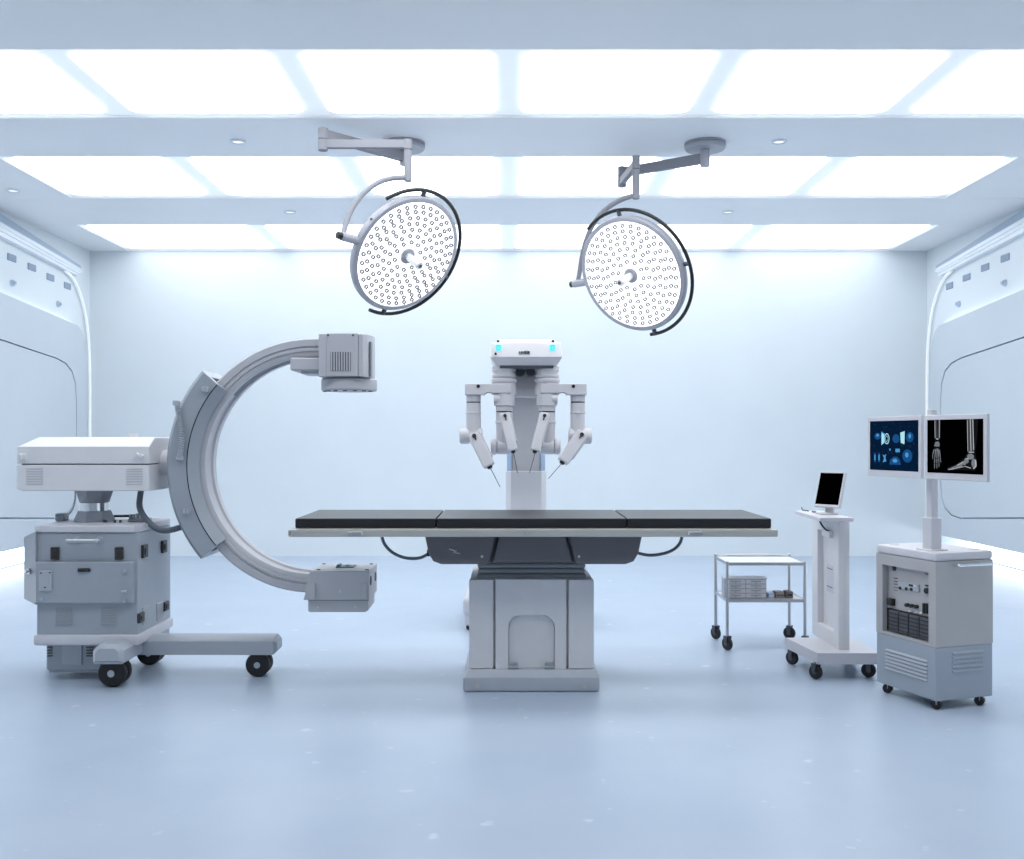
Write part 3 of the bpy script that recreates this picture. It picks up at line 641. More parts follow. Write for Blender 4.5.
MB().box(X(290, dh+.03), ux0+.005, dh+.03, 4.87, Z(370, dh), Z(357, dh), .006).box(X(298, dh), ux0, dh+.06, 4.84, Z(373, dh), Z(369, dh), .003).build('head_carriage', P_arm, CA)
# lower detector
db = 4.55
bx0, bx1 = X(304, db), X(369, db)
bz0, bzm, bz1 = Z(613, db), Z(600, db), Z(571, db)
MB().prism([(bx0+.014, bzm), (bx0-.004, bzm), (bx0+.012, bzm+.05), (bx0+.016, bz1-.02), (bx0+.03, bz1), (bx1, bz1), (bx1, bzm)], db, 4.83, 'xz', bev=.003).build('detector_box', P_mid, CA)
MB().prism([(bx0+.014, bz0+.006), (bx0+.02, bz0), (bx1-.02, bz0), (bx1-.008, bz0+.008), (bx1-.008, bzm+.001), (bx0+.014, bzm+.001)], db+.02, 4.80, 'xz', bev=.003).build('detector_tray', P_mid, CA)
MB().box(bx0+.016, bx1-.004, db+.012, 4.81, bzm-.004, bzm+.002).build('detector_seam', P_dark, CA)
for px, py in ((340.5, 591), (318, 607), (355.5, 607)): MB().cyl((X(px, db), db+.012, Z(py, db)), (X(px, db), db-.007, Z(py, db)), .007 if py < 600 else .004, n=10).build('screw', P_light, CA)
for px in (313, 364.5): MB().box(X(px-2.5, db), X(px+2.5, db), db-.012, db+.004, Z(599, db), Z(583, db), .002).build('bracket', P_mid, CA)
def yd(px): return bx1*F/(px-CX)
for px, py in ((370.7, 580.5), (375.3, 576.5)):
    y_ = yd(px); z_ = Z(py, y_); MB().cyl((bx1-.003, y_, z_), (bx1+.003, y_, z_), .022, n=20).build('port', P_black, CA)
for px, y_ in ((318.5, 4.59), (324, 4.80), (367, 4.59), (371.5, 4.80)): MB().cyl((X(px, y_), y_, bz1-.002), (X(px, y_), y_, bz1+.003), .009, n=12).build('stud', P_dark, CA)
MB().box(X(337, 4.7), X(355, 4.7), 4.66, 4.74, bz1-.001, bz1+.006, .002).box(X(337.5, 4.7), X(341, 4.7), 4.67, 4.73, bz1+.005, bz1+.014, .003).box(X(346, 4.7), X(350, 4.7), 4.68, 4.72, bz1+.005, bz1+.010, .002).build('detector_catch', M_teal, CA)
# legs: a cross beam front to back and a long foot
def chamfer_bar_y(x0, x1, y0, y1, z0, z1, c, nm):
    MB().prism([(x0+c*.3, z0), (x1-c*.3, z0), (x1, z0+c*.3), (x1, z1-c), (x1-c, z1), (x0+c, z1), (x0, z1-c), (x0, z0+c*.3)], y0, y1, 'xz', bev=.016).build(nm, P_leg, CA)
chamfer_bar_y(X(91.5, 4.36), X(122.5, 4.36), 4.36, 4.98, Z(665, 4.36), Z(645, 4.36), .028, 'cross_beam')
lx0, lx1 = X(139, 4.6), X(276.5, 4.6)
MB().prism([(4.6, Z(655, 4.6)), (4.6, Z(641.5, 4.6)), (4.63, Z(637.5, 4.6)), (4.70, Z(637.5, 4.6)), (4.73, Z(641.5, 4.6)), (4.73, Z(655, 4.6))], lx0-.09, lx1, 'yz', bev=.016).build('long_leg', P_leg, CA)
caster(CA, X(113.5, 4.45), 4.47, .062, .042, 'y', .12, dual=True, plastic=P_leg)
caster(CA, X(151.5, 4.9), 4.90, .060, .042, 'y', .12, dual=True, plastic=P_leg)
caster(CA, X(259.5, 4.66), 4.66, .056, .042, 'y', .12, dual=True, plastic=P_leg)
caster(CA, X(62, 4.85), 4.78, .03, .03, 'y', .08, dual=True, plastic=P_leg)

# ------------------------------------------------------------------ surgical lamps
def lamp(name_label, mount, mount_d, R, cpx, cd, tilt, pdir, joint, post, yoke, pivot, ring_a, ring_b, stubs, arm_order):
    mx_, my_ = X(mount, mount_d), mount_d
    L = thing('surgical_lamp', name_label, 'surgical lamp', (mx_, my_, ZC))
    MB().lathe([(.10, ZC), (.122, ZC), (.122, ZC-.012), (.117, ZC-.0125), (.117, ZC-.0165), (.122, ZC-.017), (.122, ZC-.032), (.114, ZC-.040), (.03, ZC-.041)], Matrix.Translation((mx_, my_, 0)), 48).build('ceiling_mount', M_lamp, L)
    jx, jy, jza, jzb = joint; px_, py_, pz0, pz1, az2 = post
    az1 = jza
    MB().cyl((mx_, my_, ZC-.038), (mx_, my_, az1-.05), .029, n=24, bev=.004).build('mount_post', M_lamp, L)
    MB().obox((mx_, my_, az1), (jx, jy, az1), .036, .060, bev=.004, h2=.056).build('arm', M_arm, L)
    MB().cyl((jx, jy, jzb-.035), (jx, jy, (jza+jzb)/2-.001), .027, n=24, bev=.003).cyl((jx, jy, (jza+jzb)/2+.001), (jx, jy, jza+.035), .027, n=24, bev=.003).build('joint', M_arm, L)
    MB().obox((jx, jy, jzb), (px_, py_, az2), .034, .046, bev=.004).build('arm', M_arm, L)
    MB().cyl((px_, py_, pz0), (px_, py_, az2-.032), .0215, n=24, bev=.003).cyl((px_, py_, az2-.03), (px_, py_, pz1), .0235, n=24, bev=.003).build('drop_post', M_arm, L)
    ctr = Vector((X(cpx[0], cd), cd, Z(cpx[1], cd)))
    v = (Vector((0, 0, H))-ctr).normalized()
    rt = v.cross(Vector((0, 0, 1))).normalized()
    if rt.x < 0: rt = -rt
    up = rt.cross(v).normalized()
    if up.z < 0: up = -up
    t = math.radians(tilt); pd = math.radians(pdir)
    n = (v*math.cos(t) + (rt*math.cos(pd) + up*math.sin(pd))*math.sin(t)).normalized()
    u = rt - n*rt.dot(n); u.normalize(); vv = n.cross(u).normalized()
    if vv.z < 0: u, vv = u, -vv
    M = Matrix(((u.x, vv.x, n.x, ctr.x), (u.y, vv.y, n.y, ctr.y), (u.z, vv.z, n.z, ctr.z), (0, 0, 0, 1)))
    flip = M.to_3x3().determinant() < 0
    def plane_xy(off):
        ox, oy = off[0]*cd/F, off[1]*cd/F
        a, b, c, dd = u.dot(rt), vv.dot(rt), u.dot(up), vv.dot(up); det = a*dd-b*c
        return Vector(((ox*dd-b*oy)/det, (a*oy-c*ox)/det))
    # housing, face, hub
    MB().lathe([(.0, -.085), (R*.35, -.085), (R*.55, -.072), (R*.9, -.058), (R*.985, -.048), (R, -.036), (R, -.012), (R*.985, -.003), (R*.95, 0), (R*.925, 0), (R*.918, -.006), (R*.6, -.008), (0, -.008)], M, 72).build('housing', M_lamp, L)
    face = MB().lathe([(0, -.0075), (R*.915, -.0075), (R*.915, -.005), (0, -.004)], M, 64).build('light_face', M_face, L)
    # ring of LED lenses
    proto = None; Rf = R*.915
    rings = [(.265, 10), (.385, 14), (.505, 19), (.615, 23), (.725, 27), (.83, 31), (.93, 35)]
    mesh = None
    for ri, (fr, cnt) in enumerate(rings):
        for k in range(cnt):
            an = 2*math.pi*(k + (.0, .31, .77, .15, .58, .9, .42)[ri])/cnt + ri*.4
            loc = M @ Vector((Rf*fr*math.cos(an), Rf*fr*math.sin(an), -.004))
            if mesh is None:
                mb = MB(); M2 = M.to_3x3().to_4x4()
                mb.lathe([(.0132, 0), (.0125, .011), (.0072, .011), (.0064, .002)], M2, 12, cap=False)
                o = mb.build('led_lens', M_lens, L, local=True); mesh = o.data
            else:
                o = bpy.data.objects.new('led_lens', mesh); C.collection.objects.link(o); o.parent = L
            o.location = loc - OFF[L.name]
    MB().lathe([(.045, -.005), (.045, .006), (.040, .010), (.0, .010)], M, 32).build('hub_plate', M_lamp, L)
    hd = MB().lathe([(.021, .008), (.021, .05), (.024, .055), (.024, .12), (.020, .128), (0, .128)], M, 24).build('handle', P_robot, L)
    MB().lathe([(.0095, .127), (.0095, .131), (0, .131)], M, 16).build('handle_end', P_dark, hd)
    # black guard rail round the housing
    a0 = plane_xy(ring_a); a1 = plane_xy(ring_b)
    an0 = math.atan2(a0.y, a0.x); an1 = math.atan2(a1.y, a1.x)
    # sweep through the side away from the pivot
    while an1 > an0: an1 -= 2*math.pi
    RR = R*1.095
    pts = []
    for i in range(49):
        an = an0 + (an1-an0)*i/48
        pts.append(M @ Vector((RR*math.cos(an), RR*math.sin(an), -.03)))
    rail_ = MB().tube(pts, .0105, 10).build('guard_rail', P_black, L)
    for st in stubs:
        q = plane_xy(st); an = math.atan2(q.y, q.x); dv = Vector((math.cos(an), math.sin(an), 0))
        MB().cyl(M @ (dv*R*.97 + Vector((0, 0, -.03))), M @ (dv*RR + Vector((0, 0, -.03))), .013, n=14).build('standoff', P_dark, rail_)
    # yoke and pivot
    q = plane_xy(pivot); qn = q.normalized()
    p_in = M @ Vector((qn.x*R*.96, qn.y*R*.96, -.03)); p_out = M @ Vector((qn.x*(R+.10), qn.y*(R+.10), -.03))
    MB().cyl(p_in, p_out, .023, n=24, bev=.003).build('pivot', M_lamp, L)
    ax = (p_out-p_in).normalized()
    MB().cyl(p_out - ax*.004, p_out + ax*.024, .019, n=20, bev=.004).build('pivot_cap', P_black, L)
    y0, y1 = py_, (p_out - ax*.03).y
    k = len(yoke); pl = []
    for i, (a, b) in enumerate(yoke):
        dd = y0 + (y1-y0)*i/(k-1); pl.append((X(a, dd), dd, Z(b, dd)))
    pl.append(tuple(p_out - ax*.03))
    MB().tube(pl, .0145, 12, smooth=2).build('yoke', M_arm, L)
    q = plane_xy((-30, 30)); qn = q.normalized()
    MB().cyl(M @ Vector((qn.x*R*.985, qn.y*R*.985, -.02)), M @ Vector((qn.x*R*1.008, qn.y*R*1.008, -.02)), .008, n=12).build('screw_cap', P_black, L)
    return L
lamp('round surgical lamp hung from two overlapping arm bars, with a long curved yoke', 404.5, 5.97, .336, (407.5, 256), 5.47, 42, -38,
     (X(323, 5.53), 5.53, Z(134.5, 5.53), Z(144.3, 5.53)),
     (X(408, 5.53), 5.53, Z(181.5, 5.53), Z(139.5, 5.53), Z(144.3, 5.53)),
     ((406, 177.5), (392, 177.8), (378, 182), (364, 192), (353, 206), (346, 222), (343, 236)), (-51, 13),
     (-20, 59), (-33, -53), ((18, 56), (-20, -55), (42, -22)), 0)
lamp('round surgical lamp turned towards the C-arm, hung from a single long slanting arm bar', 705, 5.97, .348, (631, 275.5), 5.82, 37, 180+32,
     (X(622, 6.29), 6.29, Z(172.5, 6.29), Z(181.5, 6.29)),
     (X(636, 5.876), 5.876, Z(199, 5.876), Z(156, 5.876), Z(164, 5.876)),
     ((634, 195.5), (622, 199), (608, 207), (596, 219), (587, 236), (582, 255), (580, 270)), (-47, -7),
     (-45, 45), (16, -56.5), ((-14, 58), (60, 10), (20, -55)), 1)

# ------------------------------------------------------------------ steel trolley with its load
TR = thing('instrument_trolley', 'low two-tier steel trolley on black casters, beside the white console', 'trolley', (1.345, 5.35, 0))
tx0, tx1, ty0, ty1 = 1.140, 1.545, 5.21, 5.50
ztop, zsh = Z(562, 5.21), Z(600, 5.21)
def xr_(a, b): return a
for x_ in (tx0, tx1):
    for y_ in (ty0, ty1):
        z1_ = ztop + (.0 if y_ == ty1 else .002)
        MB().cyl((x_, y_, .07), (x_, y_, z1_), .0085, n=14).build('leg', M_steel, TR)
        if y_ == ty1: MB().sph((x_, y_, z1_+.004), .010).build('leg_cap', M_steel, TR)
        caster(TR, x_, y_, .034, .022, 'x', .085, twist=.5 if x_ == tx0 else .9)
def tier(z, nm):
    mb = MB().box(tx0+.004, tx1-.004, ty0+.004, ty1-.004, z-.006, z+.001, .001)
    o = mb.build(nm, M_cream, TR)
    for p, q in (((tx0, ty0), (tx1, ty0)), ((tx0, ty1), (tx1, ty1)), ((tx0, ty0), (tx0, ty1)), ((tx1, ty0), (tx1, ty1))):
        MB().obox((p[0], p[1], z-.004), (q[0], q[1], z-.004), .008, .016, bev=.001).build('edge_bar', M_steel, o)
tier(ztop-.006, 'top_shelf'); tier(zsh, 'lower_shelf')
MB().tube([(tx0, ty1, ztop-.002), ((tx0+tx1)/2-.08, ty1+.004, ztop+.004), ((tx0+tx1)/2+.08, ty1+.004, ztop+.004), (tx1, ty1, ztop-.002)], .004, 8, smooth=1).build('back_rail', M_steel, TR)
# drawer cabinet
DC = thing('drawer_cabinet', 'small white eight-drawer cabinet on the trolley shelf', 'drawer cabinet', (1.26, 5.285, zsh+.001))
dx0, dx1, dy0 = X(725, 5.24), X(767, 5.24), 5.245
dz0, dz1 = zsh+.001, Z(578.5, 5.24)
MB().box(dx0, dx1, dy0+.006, 5.325, dz0, dz1-.003, .002).build('body', P_steel, DC)
MB().box(dx0-.003, dx1+.003, dy0, 5.328, dz1-.004, dz1+.002, .001).build('top', P_white, DC)
proto = None; hgt = (dz1-.006-dz0-.004)/4; wdt = (dx1-dx0-.008)/2
for c in range(2):
    for r in range(4):
        if proto is None:
            x_ = dx0+.004; z_ = dz0+.004
            proto = MB().box(x_+.002, x_+wdt-.002, dy0-.001, dy0+.01, z_+.002, z_+hgt-.002, .0008).build('drawer', P_white, DC)
            MB().box(x_+wdt*.25, x_+wdt*.75, dy0-.006, dy0, z_+hgt*.55, z_+hgt*.70, .001).build('handle', P_steel2, proto)
            MB().box(x_+wdt*.46, x_+wdt*.54, dy0-.003, dy0, z_+hgt*.25, z_+hgt*.38).build('knob', P_steel2, proto)
        else: dup(proto, (c*wdt, 0, r*hgt))
# small packs and tools beside it
zs = zsh+.0012
def pack(px0, px1, y0, y1, h, m, m2, name, lab, cat):
    t = thing(name, lab, cat, ((X(px0, y0)+X(px1, y0))/2, (y0+y1)/2, zs))
    x0_, x1_ = X(px0, y0), X(px1, y0)
    MB().box(x0_, x1_, y0, y1, zs, zs+h, .003, 2).build('body', m, t)
    MB().box(x0_+.003, x1_-.003, y0-.0015, y1-.005, zs+h*.35, zs+h*.62, .001).build('band', m2, t)
    return t
pack(768.5, 774.5, 5.25, 5.33, .028, M_blue, P_white, 'gauze_pack', 'small pale blue pack beside the drawer cabinet', 'pack')
pack(776, 784, 5.25, 5.32, .034, mat('brown_wrap', '8f857d', .6), P_dark, 'wrapped_pack', 'brown wrapped pack between two smaller packs on the trolley shelf', 'pack')
pack(786.5, 793.2, 5.255, 5.32, .036, mat('dark_brown_wrap', '6f6a6a', .6), P_black, 'instrument_pouch', 'dark grey-brown pouch at the end of the trolley shelf', 'pouch')
def forceps(px, d_, ang, lab):
    x_ = X(px, d_); z_ = zs+.004
    t = thing('forceps', lab, 'forceps', (x_, d_, zs), ang, local=True)
    for s in (-1, 1):
        MB().tube([(-.05, s*.010, .004), (-.03, s*.008, .004), (.0, -s*.001, .006), (.05, -s*.004, .005)], .0028, 6).build('blade', P_dark, t, local=True)
        MB().tube([(-.05+.011*math.cos(a*math.pi/6)-.011, s*.012+.009*math.sin(a*math.pi/6), .004) for a in range(13)], .0024, 6).build('finger_loop', P_dark, t, local=True)
forceps(771.5, 5.40, .3, 'dark steel forceps lying behind the pale blue pack')
forceps(783, 5.40, -.2, 'dark steel forceps lying behind the brown wrapped pack')

# ------------------------------------------------------------------ white console with a small screen
CO = thing('console_stand', 'white wheeled console stand with a slim recessed column and a tray, beside the trolley', 'console', (1.52, 4.8, 0))
gx0, gx1, gy0, gy1 = X(817.5, 4.56), X(881, 4.56), 4.56, 5.08
gz1, gz0 = Z(653, 4.56), Z(665.5, 4.56)
MB().prism([(gx0, gy0), (gx1, gy0), (gx1, 4.93), (1.362, 4.915)], gz0+.004, gz1, 'xy', bev=.004, seg=2).build('base_plate', P_white, CO)
kx0_, kx1_ = 1.528, X(849.5, 4.63)
ky0, ky1 = 4.63, 5.03
zk0, zk1 = gz1-.002, .729
# recess in the column's left face
def yk(px): return kx0_*F/(px-CX)
ry0, ry1 = yk(833.5), yk(817.5); rz0, rz1 = Z(624, 4.9), Z(530, 4.9)
mb = MB()
rc = .028
mb.box(kx0_+rc, kx1_, ky0, ky1, zk0, zk1)
mb.prism([(ky0, zk0), (ky1, zk0), (ky1, zk1), (ky0, zk1)], kx0_, kx0_+rc+.001, 'yz', holes=[[(ry0, rz0), (ry1, rz0), (ry1, rz1), (ry0, rz1)]])
mb.build('column', P_light, CO, sharp=20)
MB().box(kx0_+rc-.012, kx0_+rc+.001, yk(830), yk(823), Z(591.5, 4.83), Z(565, 4.83), .002).build('access_plate', P_white, CO)
for zz in (Z(586, 4.83), Z(568, 4.83)): MB().box(kx0_+rc-.0135, kx0_+rc-.010, yk(829), yk(824), zz-.002, zz+.002).build('plate_mark', P_dark, CO)
MB().box(kx0_-.02, kx0_+.01, yk(833.5), yk(825.5), Z(537.5, 4.75), Z(530.5, 4.75), .004).build('cable_socket', P_light, CO)
MB().tube([(kx0_-.03, 4.83, zk1+.005), (kx0_-.03, 4.81, zk1-.03), (kx0_-.02, 4.77, Z(529, 4.77)), (kx0_-.012, 4.72, Z(531.5, 4.72))], .0045, 8, smooth=2).build('cable', P_black, CO)
tz1 = .746; tz0 = .728
MB().prism([(X(820, 4.5), 4.50), (X(853, 4.5)+.003, 4.50), (X(853, 4.5)+.003, 4.95), (1.417, 4.94)], tz0, tz1, 'xy', bev=.003, seg=2).build('tray', P_white, CO)
for x_, y_ in ((gx0+.035, 4.615), (gx1-.035, 4.65), (gx0+.01, 4.88), (gx1-.03, 4.89)):
    caster(CO, x_ - (.035 if x_ < 1.5 else 0), y_-.03 if y_ < 4.7 else y_, .033, .024, 'x', gz0+.01, twist=.6 if x_ < 1.55 else 1.1)
MO = thing('small_monitor', 'small black tilted touch screen in a white frame on the console tray', 'monitor', (1.475, 4.72, tz1))
def tablet():
    # screen corners from the picture, right edge nearer
    nrm = Vector((-.70, -.64, .33)).normalized()
    cen = Vector((X(829.3, 4.70), 4.70, Z(489.3, 4.70)))
    right = Vector((nrm.y, -nrm.x, 0)).normalized()
    if right.y > 0: right = -right
    upv = right.cross(nrm).normalized()
    if upv.z < 0: upv = -upv
    return cen, right, upv, nrm
cen, right, upv, nrm = tablet()
def onplane(c, r, u_, n_, w_, h_, t0, t1, bev, nm, m, parent, label=None):
    M = Matrix(((r.x, u_.x, n_.x, c.x), (r.y, u_.y, n_.y, c.y), (r.z, u_.z, n_.z, c.z), (0, 0, 0, 1)))
    return MB().box(-w_/2, w_/2, -h_/2, h_/2, t0, t1, bev, 2).xf(M).build(nm, m, parent, label)
TW, TH = .130, .172
bz = onplane(cen, right, upv, nrm, TW, TH, -.022, 0, .003, 'frame', P_white, MO)
onplane(cen + upv*.003, right, upv, nrm, TW-.012, TH-.018, -.001, .0008, 0, 'screen', M_screen, MO)
bb = cen - upv*TH*.5
nk = bb - nrm*.035
MB().obox((nk.x, nk.y, tz1+.002), (nk.x, nk.y, bb.z+.02), .040, .012, up=(nrm.x, nrm.y, 0)).build('neck', P_mid, MO)
MB().box(nk.x-.055, nk.x+.03, nk.y-.03, nk.y+.05, tz1, tz1+.008, .003).build('foot', P_mid, MO)
PN = thing('stylus', 'thin dark bent stylus on the console tray beside the screen foot', 'stylus', (X(805, 4.9), 4.88, tz1))
MB().tube([(X(801.5, 4.92), 4.92, tz1+.018), (X(802.5, 4.91), 4.91, tz1+.005), (X(808, 4.88), 4.87, tz1+.004)], .0028, 6).build('shaft', P_dark, PN)
MB().tube([(X(812.5, 4.82), 4.82, tz1+.004), (X(815, 4.80), 4.79, tz1+.004)], .0045, 6).build('tip', P_dark, PN)

# ------------------------------------------------------------------ equipment cart with two monitors
yaw = math.radians(19)
ex = Vector((math.cos(yaw), math.sin(yaw), 0)); ey = Vector((-math.sin(yaw), math.cos(yaw), 0))
c0 = Vector((1.727, 4.04, 0)); CW, CD = .292, .358
org = c0 + ex*CW/2 + ey*CD/2
EC = thing('equipment_cart', 'two-tone grey equipment cart with sockets and louvres below the twin monitors', 'equipment cart', org, yaw, local=True)
LX, LY = -CW/2, -CD/2
def lf(px, py):
    """local (y, z) on the cart's left face"""
    k = (px-CX)/F; t = (c0.x - k*c0.y)/(k*ey.y - ey.x); dd = c0.y + ey.y*t
    return LY+t, Z(py, dd)
def ff(px, py):
    """local (x, z) on the cart's front face"""
    k = (px-CX)/F; t = (k*c0.y - c0.x)/(ex.x - k*ex.y); dd = c0.y + ex.y*t
    return LX+t, Z(py, dd)
def B(mb, nm, m, parent=EC, label=None, kind=None): return mb.build(nm, m, parent, label, kind, local=True)
zc0, zcm, zcl, zct = .038, .256, .603, .640
M_cu = mat('cart_upper', 'b0afb1', .42); M_cl = mat('cart_lower', 'a0a8b4', .42)
oy0, oz1 = lf(928.5, 572); oy1, _ = lf(882.5, 564); _, oz0 = lf(928.5, 643)
oz0 = .268; oz1 = .556
mb = MB(); rd = .035
mb.box(LX+rd, -LX, LY, -LY, zcm, zcl)
mb.prism([(LY, zcm), (-LY, zcm), (-LY, zcl), (LY, zcl)], LX, LX+rd+.001, 'yz', holes=[[(oy0, oz0), (oy1, oz0), (oy1, oz1), (oy0, oz1)]])
B(mb, 'upper_housing', M_cu)
B(MB().box(LX, -LX, LY, -LY, zc0, zcm+.0005, .004), 'lower_housing', M_cl)
B(MB().box(LX-.001, -LX+.001, LY-.001, -LY+.001, zcl, zct, .010, 2), 'lid', P_white)
for xx, yy in ((.09, .10), (-.09, .13), (.10, -.12)): B(MB().cyl((xx, yy, zct-.001), (xx, yy, zct+.002), .02, n=20), 'lid_cap', P_mid)
# recessed control panel
B(MB().box(LX+rd-.006, LX+rd+.002, oy0+.002, oy1-.002, oz0+.10, oz1-.002), 'control_panel', M_cu)
def item(px0, py0, px1, py1, proud, nm, m, parent=EC, base=None, bev=.002):
    y0_, z1_ = lf(px0, py0); y1_, z0_ = lf(px1, py1)
    b = (LX+rd-.006) if base is None else base
    return B(MB().box(b-proud, b+.001, min(y0_, y1_), max(y0_, y1_), min(z0_, z1_), max(z0_, z1_), bev), nm, m, parent)
o = item(894.5, 581, 914.5, 592.5, .008, 'socket_module', P_leg)
for k, px in enumerate((896.2, 902.5, 907.5)):
    y_, z_ = lf(px, 588 + (px-894)*.12); B(MB().cyl((LX+rd-.013, y_, z_), (LX+rd-.018, y_, z_), .007, n=12), 'socket', P_black, o)
item(905, 584.2, 909, 587, .012, 'display', P_black); item(909.5, 584.8, 913, 587.8, .0125, 'display', P_white)
o = item(919.3, 583.5, 928, 597, .008, 'switch_module', P_leg)
y_, z_ = lf(923.5, 591); B(MB().cyl((LX+rd-.012, y_, z_), (LX+rd-.024, y_, z_), .012, n=14), 'switch', P_black, o)
item(921, 584.8, 925, 587, .012, 'display', P_black)
for k in range(5): item(888.7, 578+3*k, 892.3, 579.3+3*k, .004, 'slot', P_dark)
for px in (903, 907.5, 912): 
    y_, z_ = lf(px, 605.3+(px-903)*.2); B(MB().cyl((LX+rd-.005, y_, z_), (LX+rd-.022, y_, z_), .008, n=12), 'knob', P_black)
for k in range(3): item(918.5+2.8*k, 603.2+.3*k, 920.6+2.8*k, 614+.3*k, .012, 'terminal', P_black)
o = item(884.5, 598, 890, 606, .02, 'plug', P_black)
item(888, 566.5, 890.5, 571, .008, 'catch', P_black)
item(925.6, 572.5, 927.6, 577, .008, 'catch', P_black)
item(919.5, 574, 924.5, 575.2, .006, 'slot', P_dark)
for k, px in enumerate((904, 910, 915)): item(px, 610.5+k, px+3, 612.5+k, .01, 'fastener', P_light)
B(MB().box(LX+rd-.012, LX+rd+.002, oy0+.002, oy1-.002, oz0+.002, oz0+.10), 'battery_bay', P_brown)
pr = None
for k in range(4):
    w_ = (oy1-oy0-.03)/4; y0_ = oy0+.006+k*w_
    o = B(MB().box(LX+rd-.024, LX+rd-.010, y0_+.003, y0_+w_-.003, oz0+.006, oz0+.094, .002), 'filter_cell', P_dark)
    for q in range(5): B(MB().box(LX+rd-.027, LX+rd-.023, y0_+.006, y0_+w_-.006, oz0+.015+.016*q, oz0+.021+.016*q, .001), 'rib', P_brown, o)
# louvres
ly0, lz_ = lf(927.5, 662); ly1, _ = lf(886, 648)
for k in range(6):
    zt_ = Z(660, 4.08) - .0155*k
    B(MB().prism([(LX+.001, zt_), (LX-.006, zt_-.010), (LX+.001, zt_-.012)], ly0, ly1, 'xz'), 'louvre', P_leg)
fx0, fz_ = ff(952, 651); fx1, _ = ff(983, 649)
for k in range(5):
    zt_ = Z(651, 4.07) - .0185*k
    B(MB().prism([(LY+.001, zt_), (LY-.006, zt_-.011), (LY+.001, zt_-.013)], fx0, fx1, 'yz'), 'louvre', M_cl)
hx0_, hzz = ff(953, 565); hx1_, _ = ff(984, 563.5)
hb = B(MB().cyl((hx0_, LY-.032, hzz), (hx1_, LY-.032, hzz), .0075, n=12).sph((hx0_, LY-.032, hzz), .0075).sph((hx1_, LY-.032, hzz), .0075), 'handle', M_chrome)
for xx in (hx0_+.008, hx1_-.02): B(MB().cyl((xx, LY-.032, hzz), (xx, LY+.001, hzz), .006, n=10), 'mount', P_leg, hb)
for sx_, sy_ in ((LX+.03, LY+.03), (-LX-.05, LY+.02), (LX+.02, -LY-.05), (-LX-.03, -LY-.03)):
    r_ = .020
    f = MB().obox((sx_, sy_, r_), (sx_, sy_, r_*2.0+.004), .026, .026, up=(1, 0, 0)).build('caster', M_steel, EC, local=True)
    v = Vector((.8, .6, 0))
    MB().cyl(Vector((sx_, sy_, r_))-v*.016, Vector((sx_, sy_, r_))+v*.016, r_, n=20, bev=.004).build('wheel', P_rubber, f, local=True)
# mast: world point to local
def loc(p): 
    p = Vector(p)-org; return Vector((p.dot(ex), p.dot(ey), p.z))
MD = 4.15; mp = loc((X(932, MD), MD, 0))
def mast(z0, z1, h, nm, m, y=None): B(MB().box(mp.x-h, mp.x+h, mp.y-h, mp.y+h, z0, z1, .004, 2), nm, m)
mast(zct-.001, Z(517.5, MD), .0265, 'mast_sleeve', P_white)
mast(Z(520, MD), Z(414.5, MD), .0168, 'mast', P_white)
mast(Z(419, MD), Z(409.5, MD), .014, 'mast_cap', P_white)
B(MB().box(mp.x-.045, mp.x+.045, mp.y-.045, mp.y+.045, zct-.001, zct+.006, .003), 'mast_flange', P_white)
# monitors: plane with the near edge on the right
def monitor(pl, dl, pr_, dr, py_c, hgt, lab):
    a = Vector((X(pl, dl), dl, 0)); b = Vector((X(pr_, dr), dr, 0)); r = (b-a); w_ = r.length; r.normalize()
    dm = (dl+dr)/2; c = (a+b)/2; c.z = Z(py_c, dm)
    n_ = Vector((r.y, -r.x, 0)); 
    if n_.y > 0: n_ = -n_
    if n_.x > 0: n_ = Vector((-abs(n_.x), n_.y, 0))
    u_ = Vector((0, 0, 1))
    t = thing('monitor', lab, 'monitor', (c.x, c.y, c.z-hgt/2))
    onplane(c, r, u_, n_, w_, hgt, -.014, 0, .003, 'frame', P_white, t)
    s = onplane(c + u_*.004, r, u_, n_, w_-.036, hgt-.046, -.001, .001, 0, 'screen', M_screen, t)
    MB().obox(tuple(c - n_*.013), tuple(c - n_*.05), .08, .08).build('bracket', P_mid, t)
    M = Matrix(((r.x, u_.x, n_.x, c.x), (r.y, u_.y, n_.y, c.y), (r.z, u_.z, n_.z, c.z+.004), (0, 0, 0, 1)))
    return t, s, M, w_-.036, hgt-.046
m1, s1, M1, w1, h1 = monitor(867.6, 4.40, 921.3, 4.066, 446.6, .257, 'flat monitor showing blue medical graphs, on the cart mast')
m2, s2, M2_, w2, h2 = monitor(924.3, 4.05, 987.0, 3.74, 447.5, .257, 'flat monitor showing an x-ray of hand and foot bones, on the cart mast')
def ink(M, w_, h_, polys, nm, m, parent, zoff=.0014):
    """flat marks on a screen; polygons in 0..1 across and 0..1 down"""
    if 1 < len(polys) < 34:
        for pg in polys: ink(M, w_, h_, [pg], nm, m, parent, zoff)
        return
    mb = MB()
    for k, pg in enumerate(polys):
        vv_ = [mb.bm.verts.new(M @ Vector(((u_-.5)*w_, (.5-v_)*h_, zoff))) for u_, v_ in pg]
        mb.bm.faces.new(vv_)
    return mb.build(nm, m, parent, kind='stuff' if len(polys) > 1 else None)
def rect(a, b, c, d_): return [(a, b), (c, b), (c, d_), (a, d_)]
def disc(cx_, cy_, rx_, ry_, n=16): return [(cx_+rx_*math.cos(2*math.pi*k/n), cy_+ry_*math.sin(2*math.pi*k/n)) for k in range(n)]
